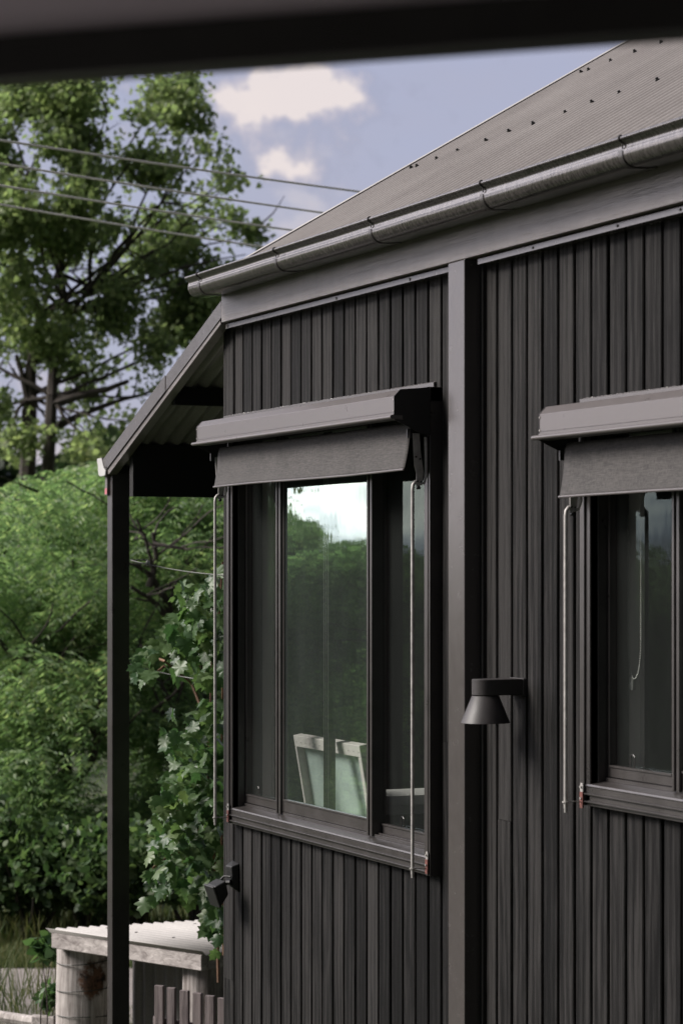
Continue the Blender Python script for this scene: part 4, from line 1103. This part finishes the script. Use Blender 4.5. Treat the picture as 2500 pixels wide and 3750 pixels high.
# corrugated iron panel behind
mb = MB(); o0 = Atl + v_*.45 - u_*.15; nn = int(1.2/ph*10); vs = []
for zz in (0, Atl.z-.10):
    for k in range(nn+1):
        s = k*ph/10; p = o0 - u_*s*1.0 + v_*(.012*math.cos(2*PI*k/10)); vs.append((p.x,p.y,zz))
mb.add(vs, [(k,k+1,nn+1+k+1,nn+1+k) for k in range(nn)]); M['iron'] = roof_mat('old_iron_panel', (.13,.12,.12), (.24,.225,.22), .5)
ir = mb.build('iron_panel', M['iron'], gate, smooth=True, angle=80)
# picket gate (in front of the shelter)
pk = empty('picket_gate', P(690,3700,12.0), 'low gate of dark brown square topped pickets at the bottom beside the house corner', 'gate'); pk.location.z = 0
for k,(a,b,ty) in enumerate(((565,604,3610),(610,647,3618),(657,696,3628),(704,743,3637),(750,790,3647),(796,836,3656))):
    z0 = 12.15 - k*.06; A = P(a,ty,z0); B = P(b-8,ty+3,z0-.02)
    e = (B-A); e.z = 0
    mb = MB(); mb.obox((A.x,A.y,.05), e, FW*.018+RT*.010, UP*(A.z-.05+ (B.z-A.z)*.5)); mb.build('picket', M['picket'], pk, .002)
for zz in (.25,.55):
    mb = MB(); A = P(560,3700,12.2); B = P(850,3700,11.85); mb.obox((A.x,A.y,zz), Vector((B.x-A.x,B.y-A.y,0)), FW*.03, UP*.07); mb.build('rail', M['picket'], pk, .002)

# low rustic fence at bottom left
lf = empty('rail_fence', P(100,3740,13.4), 'low weathered rail fence at the bottom left corner', 'fence'); lf.location.z = 0
mb = MB(); A = P(-700,3650,15.0); B = P(120,3742,13.5); mb.tube([A, A.lerp(B,.5)+UP*.03, B, P(300,3752,13.2)], [.04,.035,.032,.03], 8); mb.build('rail', M['log'], lf, smooth=True)
mb = MB(); A = P(-700,3700,15.0); B = P(120,3790,13.5); mb.tube([A, A.lerp(B,.5)-UP*.02, B, P(300,3800,13.2)], [.035,.035,.03,.03], 8); mb.build('rail', M['log'], lf, smooth=True)
A = P(114,3722,13.35); B = P(198,3712,13.3)
mb = MB(); mb.obox((A.x,A.y,0), Vector((B.x-A.x,B.y-A.y,0)), FW*.06, UP*A.z); mb.build('post', M['plank'], lf, .006)
A = P(200,3712,13.4); mb = MB(); mb.obox((A.x,A.y,0), RT*.035, FW*.06, UP*A.z); mb.build('post', M['picket'], lf, .006)

# path and grass
def gp_(px, py):  # point on the ground
    d = FW + RT*((px-CX)/F) + UP*((HY-py)/F); t = -HC/d.z; return CAM + d*t
A1, A2, B1, B2 = gp_(-3500,3560), gp_(2600,3540), gp_(-3500,3780), gp_(2600,3740)
mb = MB(); z_ = .006; mb.add([(A1.x,A1.y,z_),(A2.x,A2.y,z_),(B2.x,B2.y,z_),(B1.x,B1.y,z_)], [(0,1,2,3)])
tag(mb.build('path', M['path']), kind='structure')
# grass: bank behind path, verge in front
def grass(name, label, n, fn, hmin, hmax, wd):
    pos = []; 
    while len(pos) < n:
        p = fn()
        if p is not None: pos.append(p)
    pos = np.array(pos); n = len(pos); d = rng.normal(size=(n,3))*.28; d[:,2] = 1
    V = leaves(pos, d, rng.uniform(0,2*PI,n), rng.uniform(hmin,hmax,n), np.array([(wd,0,0),(wd*.6,.6,.06),(0,1,.18),(-wd*.6,.6,.06),(-wd,0,0)]))
    o = raw(name, V, None, M['drygrass'], None, 5); tag(o, label, 'grass', kind='stuff'); return o
def f1():
    q = gp_(rng.uniform(-150,900), rng.uniform(3460,3552)); return (q.x,q.y,0)
def f2():
    q = gp_(rng.uniform(-150,700), 3690+ 200*rng.random()); return (q.x,q.y,0)
def f3():
    q = gp_(rng.uniform(-150,900), rng.uniform(3380,3470)); return (q.x,q.y,0)
grass('grass', 'short green grass on the far side of the path', 12000, f1, .03, .09, .05)
grass('grass', 'rough grass growing on the near side of the path', 9000, f2, .02, .06, .03)
grass('grass', 'long dry grass at the foot of the shrubs', 2600, f3, .08, .30, .03)
def f4():
    q = gp_(rng.uniform(-50,230), 3640+ 140*rng.random()); return (q.x,q.y,0)
grass('grass', 'thin seeding grass stalks standing in front of the path', 160, f4, .2, .5, .010)

# overhead cables
for k,(ya,xb_,yb_,zz) in enumerate(((512,1325,702,16.0),(598,1195,780,16.4),(678,1075,843,16.8),(748,960,903,17.2))):
    A = P(0,ya,zz); B = P(xb_,yb_,zz+3.0); dr = B-A
    names = ['topmost','second highest','third highest','lowest']
    mb = MB(); ptsc = [A + dr*t + UP*(.03*(t-.0)*(t-1.0)) for t in [-1.5+ .125*i_ for i_ in range(37)]]
    mb.tube(ptsc, .0082, 8); o = mb.build('overhead_cable', M['cable'], smooth=True)
    tag(o, f'{names[k]} of the four pale overhead cables crossing the tall tree', 'cable', 'overhead cables')
